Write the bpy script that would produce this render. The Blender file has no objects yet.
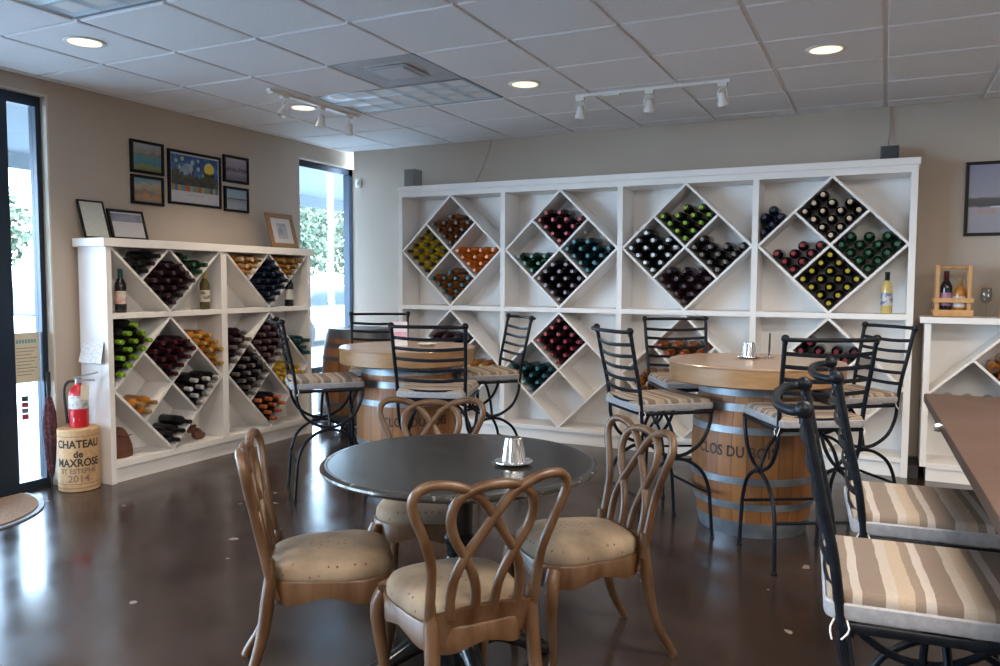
import bpy, bmesh, math, random
from mathutils import Vector, Matrix
from math import sin, cos, pi, radians, atan2, hypot
random.seed(7)
S = bpy.context.scene
COL = S.collection

# ------------------------------------------------------------------ materials
MATS = {}
def nodes_of(name):
    m = bpy.data.materials.new(name); m.use_nodes = True
    nt = m.node_tree
    return m, nt, nt.nodes, nt.links, nt.nodes['Principled BSDF']

def pm(name, col, rough=.5, metal=0., col2=None, scale=8., detail=3., bump=0., stretch=None, spec=None, trans=0., coat=0., rough2=None, thresh=None):
    if name in MATS: return MATS[name]
    m, nt, N, L, b = nodes_of(name)
    b.inputs['Base Color'].default_value = (*col, 1)
    b.inputs['Roughness'].default_value = rough
    b.inputs['Metallic'].default_value = metal
    if spec is not None: b.inputs['Specular IOR Level'].default_value = spec
    if trans: b.inputs['Transmission Weight'].default_value = trans
    if coat:
        b.inputs['Coat Weight'].default_value = coat
        b.inputs['Coat Roughness'].default_value = .12
    if col2 is not None or bump or rough2 is not None:
        tc = N.new('ShaderNodeTexCoord'); mp = N.new('ShaderNodeMapping')
        L.new(tc.outputs['Object'], mp.inputs['Vector'])
        if stretch: mp.inputs['Scale'].default_value = stretch
        nz = N.new('ShaderNodeTexNoise'); nz.inputs['Scale'].default_value = scale
        nz.inputs['Detail'].default_value = detail
        L.new(mp.outputs['Vector'], nz.inputs['Vector'])
        cr = N.new('ShaderNodeValToRGB')
        lo, hi = thresh or (.35, .65)
        cr.color_ramp.elements[0].position = lo; cr.color_ramp.elements[1].position = hi
        L.new(nz.outputs['Fac'], cr.inputs['Fac'])
        if col2 is not None:
            mx = N.new('ShaderNodeMix'); mx.data_type = 'RGBA'
            mx.inputs[6].default_value = (*col, 1); mx.inputs[7].default_value = (*col2, 1)
            L.new(cr.outputs['Color'], mx.inputs[0]); L.new(mx.outputs[2], b.inputs['Base Color'])
        if rough2 is not None:
            mr = N.new('ShaderNodeMapRange'); mr.inputs[3].default_value = rough; mr.inputs[4].default_value = rough2
            L.new(nz.outputs['Fac'], mr.inputs[0]); L.new(mr.outputs[0], b.inputs['Roughness'])
        if bump:
            bp = N.new('ShaderNodeBump'); bp.inputs['Strength'].default_value = bump; bp.inputs['Distance'].default_value = .01
            L.new(nz.outputs['Fac'], bp.inputs['Height']); L.new(bp.outputs['Normal'], b.inputs['Normal'])
    MATS[name] = m
    return m

def emit(name, col, strength):
    m, nt, N, L, b = nodes_of(name)
    b.inputs['Base Color'].default_value = (*col, 1)
    b.inputs['Emission Color'].default_value = (*col, 1)
    b.inputs['Emission Strength'].default_value = strength
    return m

def glass_pane(name, tint=(.95, .98, .985), refl=.035):
    m, nt, N, L, b = nodes_of(name)
    N.remove(b); out = N['Material Output']
    t = N.new('ShaderNodeBsdfTransparent'); t.inputs[0].default_value = (*tint, 1)
    g = N.new('ShaderNodeBsdfGlossy'); g.inputs['Roughness'].default_value = .02
    x = N.new('ShaderNodeMixShader')
    x.inputs[0].default_value = refl; L.new(t.outputs[0], x.inputs[1]); L.new(g.outputs[0], x.inputs[2])
    L.new(x.outputs[0], out.inputs['Surface'])
    return m

def stripes_mat(name, cols, period, axis='Y', rough=.9, warp=.006):
    """woven stripes that belong to the cloth, running across one object axis"""
    m, nt, N, L, b = nodes_of(name)
    tc = N.new('ShaderNodeTexCoord'); sx = N.new('ShaderNodeSeparateXYZ'); L.new(tc.outputs['Object'], sx.inputs[0])
    nz = N.new('ShaderNodeTexNoise'); nz.inputs['Scale'].default_value = 9
    L.new(tc.outputs['Object'], nz.inputs['Vector'])
    ma = N.new('ShaderNodeMath'); ma.operation = 'MULTIPLY_ADD'; ma.inputs[1].default_value = warp * 2
    L.new(nz.outputs['Fac'], ma.inputs[0]); L.new(sx.outputs[axis], ma.inputs[2])
    dv = N.new('ShaderNodeMath'); dv.operation = 'DIVIDE'; dv.inputs[1].default_value = period
    L.new(ma.outputs[0], dv.inputs[0])
    ad = N.new('ShaderNodeMath'); ad.operation = 'ADD'; ad.inputs[1].default_value = 50.2; L.new(dv.outputs[0], ad.inputs[0])
    fr = N.new('ShaderNodeMath'); fr.operation = 'FRACT'; L.new(ad.outputs[0], fr.inputs[0])
    cr = N.new('ShaderNodeValToRGB'); cr.color_ramp.interpolation = 'CONSTANT'
    els = cr.color_ramp.elements
    for i, (p, c) in enumerate(cols):
        e = els[i] if i < 2 else els.new(p)
        e.position = p; e.color = (*c, 1)
    L.new(fr.outputs[0], cr.inputs['Fac'])
    n2 = N.new('ShaderNodeTexNoise'); n2.inputs['Scale'].default_value = 220; L.new(tc.outputs['Object'], n2.inputs['Vector'])
    mx = N.new('ShaderNodeMix'); mx.data_type = 'RGBA'; mx.blend_type = 'MULTIPLY'; mx.inputs[0].default_value = .25
    L.new(cr.outputs['Color'], mx.inputs[6]); L.new(n2.outputs['Fac'], mx.inputs[7]); L.new(mx.outputs[2], b.inputs['Base Color'])
    bp = N.new('ShaderNodeBump'); bp.inputs['Strength'].default_value = .25; bp.inputs['Distance'].default_value = .003
    L.new(n2.outputs['Fac'], bp.inputs['Height']); L.new(bp.outputs['Normal'], b.inputs['Normal'])
    b.inputs['Roughness'].default_value = rough
    MATS[name] = m
    return m

def stave_mat(name, c1, c2, seam, n):
    """oak staves around the Z axis"""
    m, nt, N, L, b = nodes_of(name)
    tc = N.new('ShaderNodeTexCoord'); sx = N.new('ShaderNodeSeparateXYZ'); L.new(tc.outputs['Object'], sx.inputs[0])
    at = N.new('ShaderNodeMath'); at.operation = 'ARCTAN2'; L.new(sx.outputs['Y'], at.inputs[0]); L.new(sx.outputs['X'], at.inputs[1])
    ml = N.new('ShaderNodeMath'); ml.operation = 'MULTIPLY_ADD'; ml.inputs[1].default_value = n / (2 * pi); ml.inputs[2].default_value = 50.3
    L.new(at.outputs[0], ml.inputs[0])
    fl = N.new('ShaderNodeMath'); fl.operation = 'FLOOR'; L.new(ml.outputs[0], fl.inputs[0])
    fr = N.new('ShaderNodeMath'); fr.operation = 'FRACT'; L.new(ml.outputs[0], fr.inputs[0])
    wn = N.new('ShaderNodeTexWhiteNoise'); wn.noise_dimensions = '1D'; L.new(fl.outputs[0], wn.inputs['W'])
    mp = N.new('ShaderNodeMapping'); mp.inputs['Scale'].default_value = (14, 14, 1.6); L.new(tc.outputs['Object'], mp.inputs['Vector'])
    nz = N.new('ShaderNodeTexNoise'); nz.inputs['Scale'].default_value = 2.2; nz.inputs['Detail'].default_value = 5; L.new(mp.outputs['Vector'], nz.inputs['Vector'])
    av = N.new('ShaderNodeMath'); av.operation = 'MULTIPLY_ADD'; av.inputs[1].default_value = .5
    L.new(wn.outputs['Value'], av.inputs[0])
    hv = N.new('ShaderNodeMath'); hv.operation = 'MULTIPLY'; hv.inputs[1].default_value = .5; L.new(nz.outputs['Fac'], hv.inputs[0])
    L.new(hv.outputs[0], av.inputs[2])
    cr = N.new('ShaderNodeValToRGB'); cr.color_ramp.elements[0].position = .2; cr.color_ramp.elements[1].position = .75
    cr.color_ramp.elements[0].color = (*c1, 1); cr.color_ramp.elements[1].color = (*c2, 1)
    L.new(av.outputs[0], cr.inputs['Fac'])
    pg = N.new('ShaderNodeMath'); pg.operation = 'PINGPONG'; pg.inputs[1].default_value = .5; L.new(fr.outputs[0], pg.inputs[0])
    lt = N.new('ShaderNodeMath'); lt.operation = 'LESS_THAN'; lt.inputs[1].default_value = .022; L.new(pg.outputs[0], lt.inputs[0])
    mx = N.new('ShaderNodeMix'); mx.data_type = 'RGBA'; mx.inputs[7].default_value = (*seam, 1)
    L.new(lt.outputs[0], mx.inputs[0]); L.new(cr.outputs['Color'], mx.inputs[6]); L.new(mx.outputs[2], b.inputs['Base Color'])
    b.inputs['Roughness'].default_value = .5
    MATS[name] = m
    return m

M = {}
M['wall'] = pm('taupe_wall_paint', (.485, .408, .338), .85, col2=(.455, .382, .315), scale=1.5, bump=.03)
M['wall_trim'] = pm('cream_reveal_paint', (.60, .545, .46), .7)
M['ceil'] = pm('mineral_ceiling_tile', (.82, .81, .82), .9, col2=(.75, .74, .75), scale=160, detail=4, bump=.12)
M['grid'] = pm('white_ceiling_grid', (.80, .80, .80), .5)
M['rack'] = pm('white_rack_paint', (.87, .84, .815), .42, col2=(.84, .81, .785), scale=4)
M['navy_frame'] = pm('navy_anodised_frame', (.018, .032, .055), .35, metal=.3)
M['iron'] = pm('black_wrought_iron', (.005, .006, .009), .36, col2=(.009, .011, .015), scale=30, bump=.05, spec=.15)
M['oak_chair'] = pm('weathered_chair_wood', (.066, .028, .010), .36, col2=(.125, .068, .035), scale=6, detail=6, stretch=(3, 3, .9), spec=.4)
M['plain_top'] = pm('black_table_paint', (.014, .013, .012), .15, col2=(.024, .022, .02), scale=9, rough2=.30, detail=5, spec=.28)
M['edge_worn'] = pm('worn_black_edge', (.03, .028, .026), .2, col2=(.30, .28, .26), scale=40, detail=4, thresh=(.6, .75))
M['black_base'] = pm('black_pedestal_paint', (.012, .012, .013), .25)
M['table_wood'] = pm('round_top_tan_wood', (.31, .20, .125), .28, col2=(.37, .25, .165), scale=3, stretch=(1, 7, 1), detail=5, coat=.3)
M['table_band'] = pm('bent_wood_edge_band', (.27, .145, .06), .42, col2=(.34, .195, .09), scale=4, stretch=(2, 2, 9), detail=5)
M['hoop'] = pm('galvanised_hoop', (.30, .345, .38), .42, metal=.75, col2=(.19, .22, .25), scale=10)
M['dark_hoop'] = pm('dark_hoop', (.11, .12, .13), .45, metal=.7, col2=(.16, .17, .18), scale=10)
M['stave'] = stave_mat('oak_staves', (.14, .050, .014), (.33, .138, .042), (.05, .022, .009), 26)
M['ink'] = pm('black_ink', (.03, .022, .018), .7)
M['ink_soft'] = pm('brown_ink', (.22, .15, .10), .8)
M['cork'] = pm('pressed_cork', (.60, .38, .20), .75, col2=(.50, .30, .145), scale=45, detail=5)
M['cork_dark'] = pm('cork_ring_ink', (.34, .19, .09), .8)
M['red_paint'] = pm('red_enamel', (.52, .014, .022), .22, coat=.4)
M['paper'] = pm('white_paper', (.78, .77, .75), .8)
M['manila'] = pm('manila_paper', (.62, .50, .36), .85)
M['chrome'] = pm('brushed_steel', (.62, .63, .65), .28, metal=.9)
M['rubber'] = pm('black_rubber', (.015, .015, .016), .6)
M['frame_black'] = pm('black_picture_frame', (.008, .008, .010), .4, spec=.2)
M['frame_wood'] = pm('tan_picture_frame', (.30, .17, .085), .45, col2=(.24, .13, .06), scale=6, stretch=(1, 1, 6))
M['speaker'] = pm('grey_speaker_plastic', (.23, .225, .22), .6)
M['speaker_dark'] = pm('charcoal_speaker_plastic', (.07, .075, .085), .5)
M['white_metal'] = pm('white_track_enamel', (.76, .74, .70), .4)
M['vent_grey'] = pm('grey_vent_enamel', (.36, .36, .375), .55)
M['louver'] = pm('louver_aluminium', (.58, .66, .72), .42, metal=.35)
M['lens'] = emit('downlight_lens', (1.0, .82, .56), 1.25)
M['pine'] = pm('varnished_pine', (.52, .26, .095), .4, col2=(.62, .35, .15), scale=5, stretch=(4, 4, .8))
M['leather'] = pm('brown_leather', (.17, .062, .032), .5, col2=(.11, .04, .022), scale=20, bump=.2)
M['umbrella'] = pm('burgundy_print_fabric', (.055, .018, .028), .75, col2=(.19, .045, .06), scale=36, thresh=(.52, .62))
M['coir'] = pm('coir_fibre', (.30, .19, .12), .95, col2=(.20, .12, .075), scale=90, bump=.5)
M['mat_edge'] = pm('grey_rubber_edge', (.20, .23, .27), .5)
M['pane'] = glass_pane('storefront_glass')
M['clear'] = glass_pane('clear_glassware', (.88, .9, .9))
M['dark_counter'] = pm('dark_brown_tabletop', (.060, .032, .021), .48, col2=(.075, .042, .027), scale=5, spec=.3)
M['dark_skirt'] = pm('dark_base_paint', (.03, .026, .024), .6)
M['crystal'] = pm('pressed_crystal', (.78, .79, .80), .12, metal=.92)
M['seat_cloth'] = None
M['stripe'] = stripes_mat('striped_cushion_cloth', [(0., (.165, .12, .09)), (.33, (.335, .28, .235)), (.5, (.31, .235, .17)), (.72, (.18, .132, .098)), (.86, (.35, .30, .26))], .135, 'Y')
M['boxing'] = pm('grey_cushion_side_cloth', (.31, .30, .31), .9, col2=(.25, .24, .245), scale=60, bump=.2)
M['tie'] = pm('white_cotton_tie', (.66, .64, .62), .9)

def seat_cloth():
    m, nt, N, L, b = nodes_of('worn_dotted_seat_cloth')
    tc = N.new('ShaderNodeTexCoord')
    v = N.new('ShaderNodeTexVoronoi'); v.inputs['Scale'].default_value = 34; v.inputs['Randomness'].default_value = .25
    L.new(tc.outputs['Object'], v.inputs['Vector'])
    lt = N.new('ShaderNodeMath'); lt.operation = 'LESS_THAN'; lt.inputs[1].default_value = .16; L.new(v.outputs['Distance'], lt.inputs[0])
    nz = N.new('ShaderNodeTexNoise'); nz.inputs['Scale'].default_value = 6; nz.inputs['Detail'].default_value = 6; L.new(tc.outputs['Object'], nz.inputs['Vector'])
    cr = N.new('ShaderNodeValToRGB'); cr.color_ramp.elements[0].position = .35; cr.color_ramp.elements[1].position = .68
    cr.color_ramp.elements[0].color = (.16, .112, .072, 1); cr.color_ramp.elements[1].color = (.30, .218, .143, 1)
    L.new(nz.outputs['Fac'], cr.inputs['Fac'])
    mx = N.new('ShaderNodeMix'); mx.data_type = 'RGBA'; mx.inputs[7].default_value = (.11, .055, .035, 1)
    L.new(lt.outputs[0], mx.inputs[0]); L.new(cr.outputs['Color'], mx.inputs[6]); L.new(mx.outputs[2], b.inputs['Base Color'])
    b.inputs['Roughness'].default_value = .9
    return m
M['seat_cloth'] = seat_cloth()

def floor_mat():
    m, nt, N, L, b = nodes_of('stained_polished_concrete')
    tc = N.new('ShaderNodeTexCoord')
    n1 = N.new('ShaderNodeTexNoise'); n1.inputs['Scale'].default_value = .9; n1.inputs['Detail'].default_value = 8; n1.inputs['Roughness'].default_value = .65
    L.new(tc.outputs['Object'], n1.inputs['Vector'])
    cr = N.new('ShaderNodeValToRGB'); e = cr.color_ramp.elements
    e[0].position = .30; e[0].color = (.016, .0100, .0080, 1); e[1].position = .72; e[1].color = (.066, .046, .038, 1)
    q = e.new(.5); q.color = (.031, .0205, .017, 1)
    L.new(n1.outputs['Fac'], cr.inputs['Fac'])
    n2 = N.new('ShaderNodeTexNoise'); n2.inputs['Scale'].default_value = 7.5; n2.inputs['Detail'].default_value = 2
    L.new(tc.outputs['Object'], n2.inputs['Vector'])
    c2 = N.new('ShaderNodeValToRGB'); c2.color_ramp.elements[0].position = .715; c2.color_ramp.elements[1].position = .73
    L.new(n2.outputs['Fac'], c2.inputs['Fac'])
    mx = N.new('ShaderNodeMix'); mx.data_type = 'RGBA'; mx.inputs[7].default_value = (.24, .19, .16, 1)
    L.new(c2.outputs['Color'], mx.inputs[0]); L.new(cr.outputs['Color'], mx.inputs[6]); L.new(mx.outputs[2], b.inputs['Base Color'])
    n3 = N.new('ShaderNodeTexNoise'); n3.inputs['Scale'].default_value = 3.; n3.inputs['Detail'].default_value = 6
    L.new(tc.outputs['Object'], n3.inputs['Vector'])
    mr = N.new('ShaderNodeMapRange'); mr.inputs[1].default_value = .3; mr.inputs[2].default_value = .7
    mr.inputs[3].default_value = .13; mr.inputs[4].default_value = .27
    L.new(n3.outputs['Fac'], mr.inputs[0]); L.new(mr.outputs[0], b.inputs['Roughness'])
    bp = N.new('ShaderNodeBump'); bp.inputs['Strength'].default_value = .05; bp.inputs['Distance'].default_value = .01
    L.new(n3.outputs['Fac'], bp.inputs['Height']); L.new(bp.outputs['Normal'], b.inputs['Normal'])
    b.inputs['Specular IOR Level'].default_value = .5
    return m
M['floor'] = floor_mat()

# ------------------------------------------------------------------ mesh building
def catmull(pts, n=6, closed=False):
    P = [Vector(p) for p in pts]; out = []
    k = len(P); rng = k if closed else k - 1
    for i in range(rng):
        if closed: p0, p1, p2, p3 = P[(i - 1) % k], P[i], P[(i + 1) % k], P[(i + 2) % k]
        else: p0, p1, p2, p3 = P[max(i - 1, 0)], P[i], P[i + 1], P[min(i + 2, k - 1)]
        for j in range(n):
            t = j / n
            out.append(.5 * ((2 * p1) + (p2 - p0) * t + (2 * p0 - 5 * p1 + 4 * p2 - p3) * t * t + (3 * p1 - p0 - 3 * p2 + p3) * t ** 3))
    if not closed: out.append(P[-1])
    return out

class MB:
    def __init__(s): s.v = []; s.f = []
    def add(s, V, F):
        o = len(s.v); s.v += [tuple(p) for p in V]; s.f += [tuple(i + o for i in f) for f in F]
        return s
    def box(s, x0, x1, y0, y1, z0, z1):
        return s.add([(x, y, z) for z in (z0, z1) for y in (y0, y1) for x in (x0, x1)],
                     [(0, 2, 3, 1), (4, 5, 7, 6), (0, 1, 5, 4), (2, 6, 7, 3), (0, 4, 6, 2), (1, 3, 7, 5)])
    def prism(s, poly, d0, d1, ax='Y'):
        """2-D outline (u, w) extruded along an axis"""
        k = len(poly); V = []
        for d in (d0, d1):
            for (u, w) in poly:
                V.append({'Y': (u, d, w), 'X': (d, u, w), 'Z': (u, w, d)}[ax])
        F = [tuple(range(k - 1, -1, -1)), tuple(range(k, 2 * k))] + [(i, (i + 1) % k, k + (i + 1) % k, k + i) for i in range(k)]
        return s.add(V, F)
    def tube(s, pts, r, n=8, closed=False, flat=None, up=None):
        P = [Vector(p) for p in pts]; k = len(P)
        R = [r] * k if not isinstance(r, (list, tuple)) else list(r)
        if len(R) != k: R = [R[min(len(R) - 1, int(i / (k - 1) * (len(R) - 1)))] + (R[min(len(R) - 1, int(i / (k - 1) * (len(R) - 1)) + 1)] - R[min(len(R) - 1, int(i / (k - 1) * (len(R) - 1)))]) * ((i / (k - 1) * (len(R) - 1)) % 1) for i in range(k)]
        T = []
        for i in range(k):
            a = P[(i - 1) % k] if closed or i > 0 else P[i]; c = P[(i + 1) % k] if closed or i < k - 1 else P[i]
            t = (c - a); T.append(t.normalized() if t.length > 1e-9 else Vector((0, 0, 1)))
        u = Vector(up) if up is not None else Vector((0, 0, 1)) if abs(T[0].z) < .9 else Vector((1, 0, 0))
        nx = (u - T[0] * u.dot(T[0])).normalized()
        V = []; F = []
        for i in range(k):
            base = Vector(up) if up is not None else nx
            nx2 = base - T[i] * base.dot(T[i])
            nx = nx2.normalized() if nx2.length > 1e-6 else nx
            by = T[i].cross(nx)
            fx, fy = flat or (1, 1)
            for j in range(n):
                a = 2 * pi * j / n + pi / n
                V.append(P[i] + (nx * cos(a) * fx + by * sin(a) * fy) * R[i])
        m = k if closed else k - 1
        for i in range(m):
            for j in range(n):
                a, b2 = i * n + j, i * n + (j + 1) % n; c, d = ((i + 1) % k) * n + (j + 1) % n, ((i + 1) % k) * n + j
                F.append((a, b2, c, d))
        if not closed:
            F.append(tuple(range(n - 1, -1, -1))); F.append(tuple((k - 1) * n + j for j in range(n)))
        return s.add(V, F)
    def lathe(s, prof, n=24, c=(0, 0, 0), a0=0, flute=None):
        """profile of (radius, z); radius 0 closes to a point"""
        V = []; F = []; rows = []
        for (r, z) in prof:
            if r < 1e-6: rows.append([len(V)]); V.append((c[0], c[1], c[2] + z))
            else:
                row = []
                for j in range(n):
                    a = a0 + 2 * pi * j / n; q = r * (1 + (flute[1] * cos(flute[0] * a) if flute else 0))
                    row.append(len(V)); V.append((c[0] + q * cos(a), c[1] + q * sin(a), c[2] + z))
                rows.append(row)
        for A, B in zip(rows, rows[1:]):
            for j in range(n):
                p = A[j % len(A)]; q = A[(j + 1) % len(A)]; r2 = B[(j + 1) % len(B)]; t = B[j % len(B)]
                f = [p, q, r2, t]; g = []
                for x in f:
                    if x not in g: g.append(x)
                if len(g) > 2: F.append(tuple(g))
        if len(rows[0]) > 1: F.append(tuple(reversed(rows[0])))
        if len(rows[-1]) > 1: F.append(tuple(rows[-1]))
        return s.add(V, F)
    def ball(s, c, r, n=12, sc=(1, 1, 1)):
        o = len(s.v)
        s.lathe([(r * sin(pi * i / 8), -r * cos(pi * i / 8)) if 0 < i < 8 else (0, -r if i == 0 else r) for i in range(9)], n)
        for i in range(o, len(s.v)):
            x, y, z = s.v[i]; s.v[i] = (c[0] + x * sc[0], c[1] + y * sc[1], c[2] + z * sc[2])
        return s
    def rbox(s, w, d, h, r, c=(0, 0, 0), seg=3):
        b = bmesh.new(); bmesh.ops.create_cube(b, size=1)
        for v in b.verts: v.co = Vector((v.co.x * w, v.co.y * d, v.co.z * h))
        bmesh.ops.bevel(b, geom=b.edges[:], offset=r, segments=seg, profile=.5, affect='EDGES')
        b.verts.index_update()
        s.add([v.co + Vector(c) for v in b.verts], [[v.index for v in f.verts] for f in b.faces]); b.free()
        return s
    def rings(s, rows, cap=True):
        """rows of equal-length closed loops"""
        n = len(rows[0]); V = [p for r in rows for p in r]; F = []
        for i in range(len(rows) - 1):
            for j in range(n): F.append((i * n + j, i * n + (j + 1) % n, (i + 1) * n + (j + 1) % n, (i + 1) * n + j))
        if cap: F.append(tuple(range(n - 1, -1, -1))); F.append(tuple((len(rows) - 1) * n + j for j in range(n)))
        return s.add(V, F)
    def xf(s, mat):
        s.v = [tuple(mat @ Vector(p)) for p in s.v]; return s
    def obj(s, name, mat, parent=None, smooth=True, bevel=0, angle=38):
        me = bpy.data.meshes.new(name); me.from_pydata(s.v, [], s.f); me.update()
        b = bmesh.new(); b.from_mesh(me); bmesh.ops.recalc_face_normals(b, faces=b.faces[:]); b.to_mesh(me); b.free()
        me.materials.append(mat)
        if smooth:
            me.polygons.foreach_set('use_smooth', [True] * len(me.polygons)); me.set_sharp_from_angle(angle=radians(angle))
        o = bpy.data.objects.new(name, me); COL.objects.link(o)
        if parent: o.parent = parent
        if bevel:
            md = o.modifiers.new('bevel', 'BEVEL'); md.width = bevel; md.segments = 2; md.limit_method = 'ANGLE'
        return o

def tag(o, label=None, cat=None, group=None, kind=None):
    if label: o['label'] = label
    if cat: o['category'] = cat
    if group: o['group'] = group
    if kind: o['kind'] = kind
    return o
def thing(name, label, cat, loc=(0, 0, 0), rz=0, group=None):
    o = bpy.data.objects.new(name, None); COL.objects.link(o); o.empty_display_size = .1
    o.location = loc; o.rotation_euler = (0, 0, rz)
    return tag(o, label, cat, group)
def struct(o): o['kind'] = 'structure'; return o
def dup(o, parent=None):
    c = o.copy(); COL.objects.link(c)
    if parent: c.parent = parent
    for ch in list(o.children): dup(ch, c)
    return c
def face(fx, fy): return atan2(-fx, fy)

def text_verts(txt, size, depth=.0006, spacing=1.0, bold=0):
    cu = bpy.data.curves.new('lettering', 'FONT'); cu.body = txt; cu.size = size; cu.align_x = 'CENTER'; cu.align_y = 'CENTER'
    cu.extrude = depth; cu.space_character = spacing; cu.resolution_u = 3; cu.offset = bold * .1
    ob = bpy.data.objects.new('lettering', cu); COL.objects.link(ob)
    bpy.context.view_layer.update()
    me = bpy.data.meshes.new_from_object(ob.evaluated_get(bpy.context.evaluated_depsgraph_get()))
    V = [v.co.copy() for v in me.vertices]; F = [tuple(p.vertices) for p in me.polygons]
    bpy.data.objects.remove(ob); bpy.data.curves.remove(cu); bpy.data.meshes.remove(me)
    return V, F
def text_on_cylinder(txt, size, radius, z, ang, spacing=1.0, yscale=1.0, xscale=1.0, bold=0):
    """ang: direction (radians) the middle of the word faces"""
    V, F = text_verts(txt, size, spacing=spacing, bold=bold); mb = MB()
    R = radius + .0012
    mb.add([((R + p.z) * cos(ang + p.x * xscale / R), (R + p.z) * sin(ang + p.x * xscale / R), z + p.y * yscale) for p in V], F)
    return mb

# ------------------------------------------------------------------ camera (solved from the ceiling grid)
H = 1.39
yaw, pit, rol = radians(25.98), radians(-3.74), radians(.24)
fw = Vector((-sin(yaw) * cos(pit), cos(yaw) * cos(pit), sin(pit))); rt = Vector((cos(yaw), sin(yaw), 0)); up = rt.cross(fw)
r2 = rt * cos(rol) + up * sin(rol); u2 = -rt * sin(rol) + up * cos(rol)
cam = bpy.data.cameras.new('camera'); co = bpy.data.objects.new('camera', cam); COL.objects.link(co)
co.matrix_world = Matrix(((r2.x, u2.x, -fw.x, 0), (r2.y, u2.y, -fw.y, 0), (r2.z, u2.z, -fw.z, H), (0, 0, 0, 1)))
cam.sensor_width = 36; cam.lens = 789.4 / 1000 * 36; cam.clip_start = .05; cam.clip_end = 300
S.camera = co
def ground(px, depth):
    """floor-plan point seen at a picture column, a given distance along the view"""
    lat = (px - 500) / 789.4 * depth
    return (-sin(yaw) * depth + cos(yaw) * lat, cos(yaw) * depth + sin(yaw) * lat)

# ------------------------------------------------------------------ room shell
WL, WB, CZ = -5.0, 6.6, 2.70
XR, YF = 4.2, -4.0
struct(MB().box(WL - .3, XR, YF, WB + .5, -.1, 0).obj('floor', M['floor'], smooth=False))
# suspended ceiling: grid plane with tegular tiles hanging a few millimetres below it
GX, GY, TS = -.042, 3.936, .6096
c = MB().box(WL - .2, XR, YF, WB + .45, CZ + .002, CZ + .08)
ceiling = struct(c.obj('ceiling', M['grid'], smooth=False))
taken = set()
for k in (-6, -5): taken |= {(k, 1), (k, -3)}
taken.add((-5, 0))
for k in (-6, -5): taken.add((k, -9))
for k in (0, 1, 4, 5): taken |= {(k, -3), (k, -7)}
for k in (-4,-3): taken.add((k, -7))
tl = MB(); g = .012
for i in range(-9, 8):
    for j in range(-14, 5):
        if (i, j) in taken: continue
        x0, x1, y0, y1 = GX + i * TS + g, GX + (i + 1) * TS - g, GY + j * TS + g, GY + (j + 1) * TS - g
        x0, x1, y0, y1 = max(x0, WL + .02), min(x1, XR - .02), max(y0, YF + .02), min(y1, WB - .02) if x0 > -4.9 else y1
        if x1 - x0 < .03 or y1 - y0 < .03: continue
        z = CZ - .011; q = .004
        tl.add([(x0, y0, CZ + .002), (x1, y0, CZ + .002), (x1, y1, CZ + .002), (x0, y1, CZ + .002), (x0, y0, z + q), (x1, y0, z + q), (x1, y1, z + q), (x0, y1, z + q),
                (x0 + q, y0 + q, z), (x1 - q, y0 + q, z), (x1 - q, y1 - q, z), (x0 + q, y1 - q, z)],
               [(0, 1, 5, 4), (1, 2, 6, 5), (2, 3, 7, 6), (3, 0, 4, 7), (4, 5, 9, 8), (5, 6, 10, 9), (6, 7, 11, 10), (7, 4, 8, 11), (8, 9, 10, 11)])
tl.obj('ceiling_tile', M['ceil'], ceiling, smooth=False)
ang = MB(); ang.box(WL, WL + .022, YF, WB + .3, CZ - .004, CZ + .002); ang.box(-4.86, XR, WB - .022, WB, CZ - .004, CZ + .002)
ang.obj('ceiling_trim', M['grid'], ceiling, smooth=False)

# walls: the left one is opened by two storefront windows and the door
W1a, W1b, W1t = -2.6, 3.44, 2.60      # entrance glazing, run on out of view to let skylight in
W2a, W2b, W2t = 5.93, 6.83, 2.555     # tall window in the far corner
w = MB()
w.box(WL - .15, WL, W1b, W2a, 0, CZ + .05); w.box(WL - .15, WL, YF, W1a, 0, CZ + .05)
w.box(WL - .15, WL, W1a, W1b, W1t, CZ + .05); w.box(WL - .15, WL, W2a, W2b, W2t, CZ + .05)
w.box(WL - .15, WL, W2b, WB + .4, 0, CZ + .05)
struct(w.obj('wall_left', M['wall'], smooth=False))
# the back wall stops short of the window wall; a closing piece stands behind the gap
w = MB().box(-4.865, XR, WB, WB + .14, 0, CZ + .05); w.box(WL - .15, -4.865, W2b + .02, W2b + .15, 0, CZ + .05)
struct(w.obj('wall_back', M['wall'], smooth=False))
struct(MB().box(XR, XR + .15, YF, WB + .14, 0, CZ + .05).obj('wall_right', M['wall'], smooth=False))
w = MB().box(WL, XR, YF - .15, YF, 0, CZ + .05)
struct(w.obj('wall_front', M['wall'], smooth=False))
# cream reveals of the two openings
t = MB(); t.box(WL - .15, WL + .004, W1b - .012, W1b, 0, W1t); t.box(WL - .15, WL + .004, W1a, W1b, W1t - .012, W1t)
struct(t.obj('trim_1', M['wall_trim'], smooth=False))
t = MB(); t.box(WL - .15, WL + .003, W2a, W2b, W2t - .012, W2t)
struct(t.obj('trim_2', M['wall_trim'], smooth=False))
bb = MB().box(WL, WL + .012, W1b + .0, 3.57, 0, .1); bb.box(WL, WL + .012, 5.70, W2a, 0, .1)
struct(bb.obj('baseboard_left', pm('dark_cove_base', (.11, .105, .10), .5), smooth=False))
bb = MB().box(-4.86, XR, WB - .012, WB, 0, .1)
struct(bb.obj('baseboard_back', pm('dark_cove_base', (.11, .105, .10), .5), smooth=False))

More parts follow.
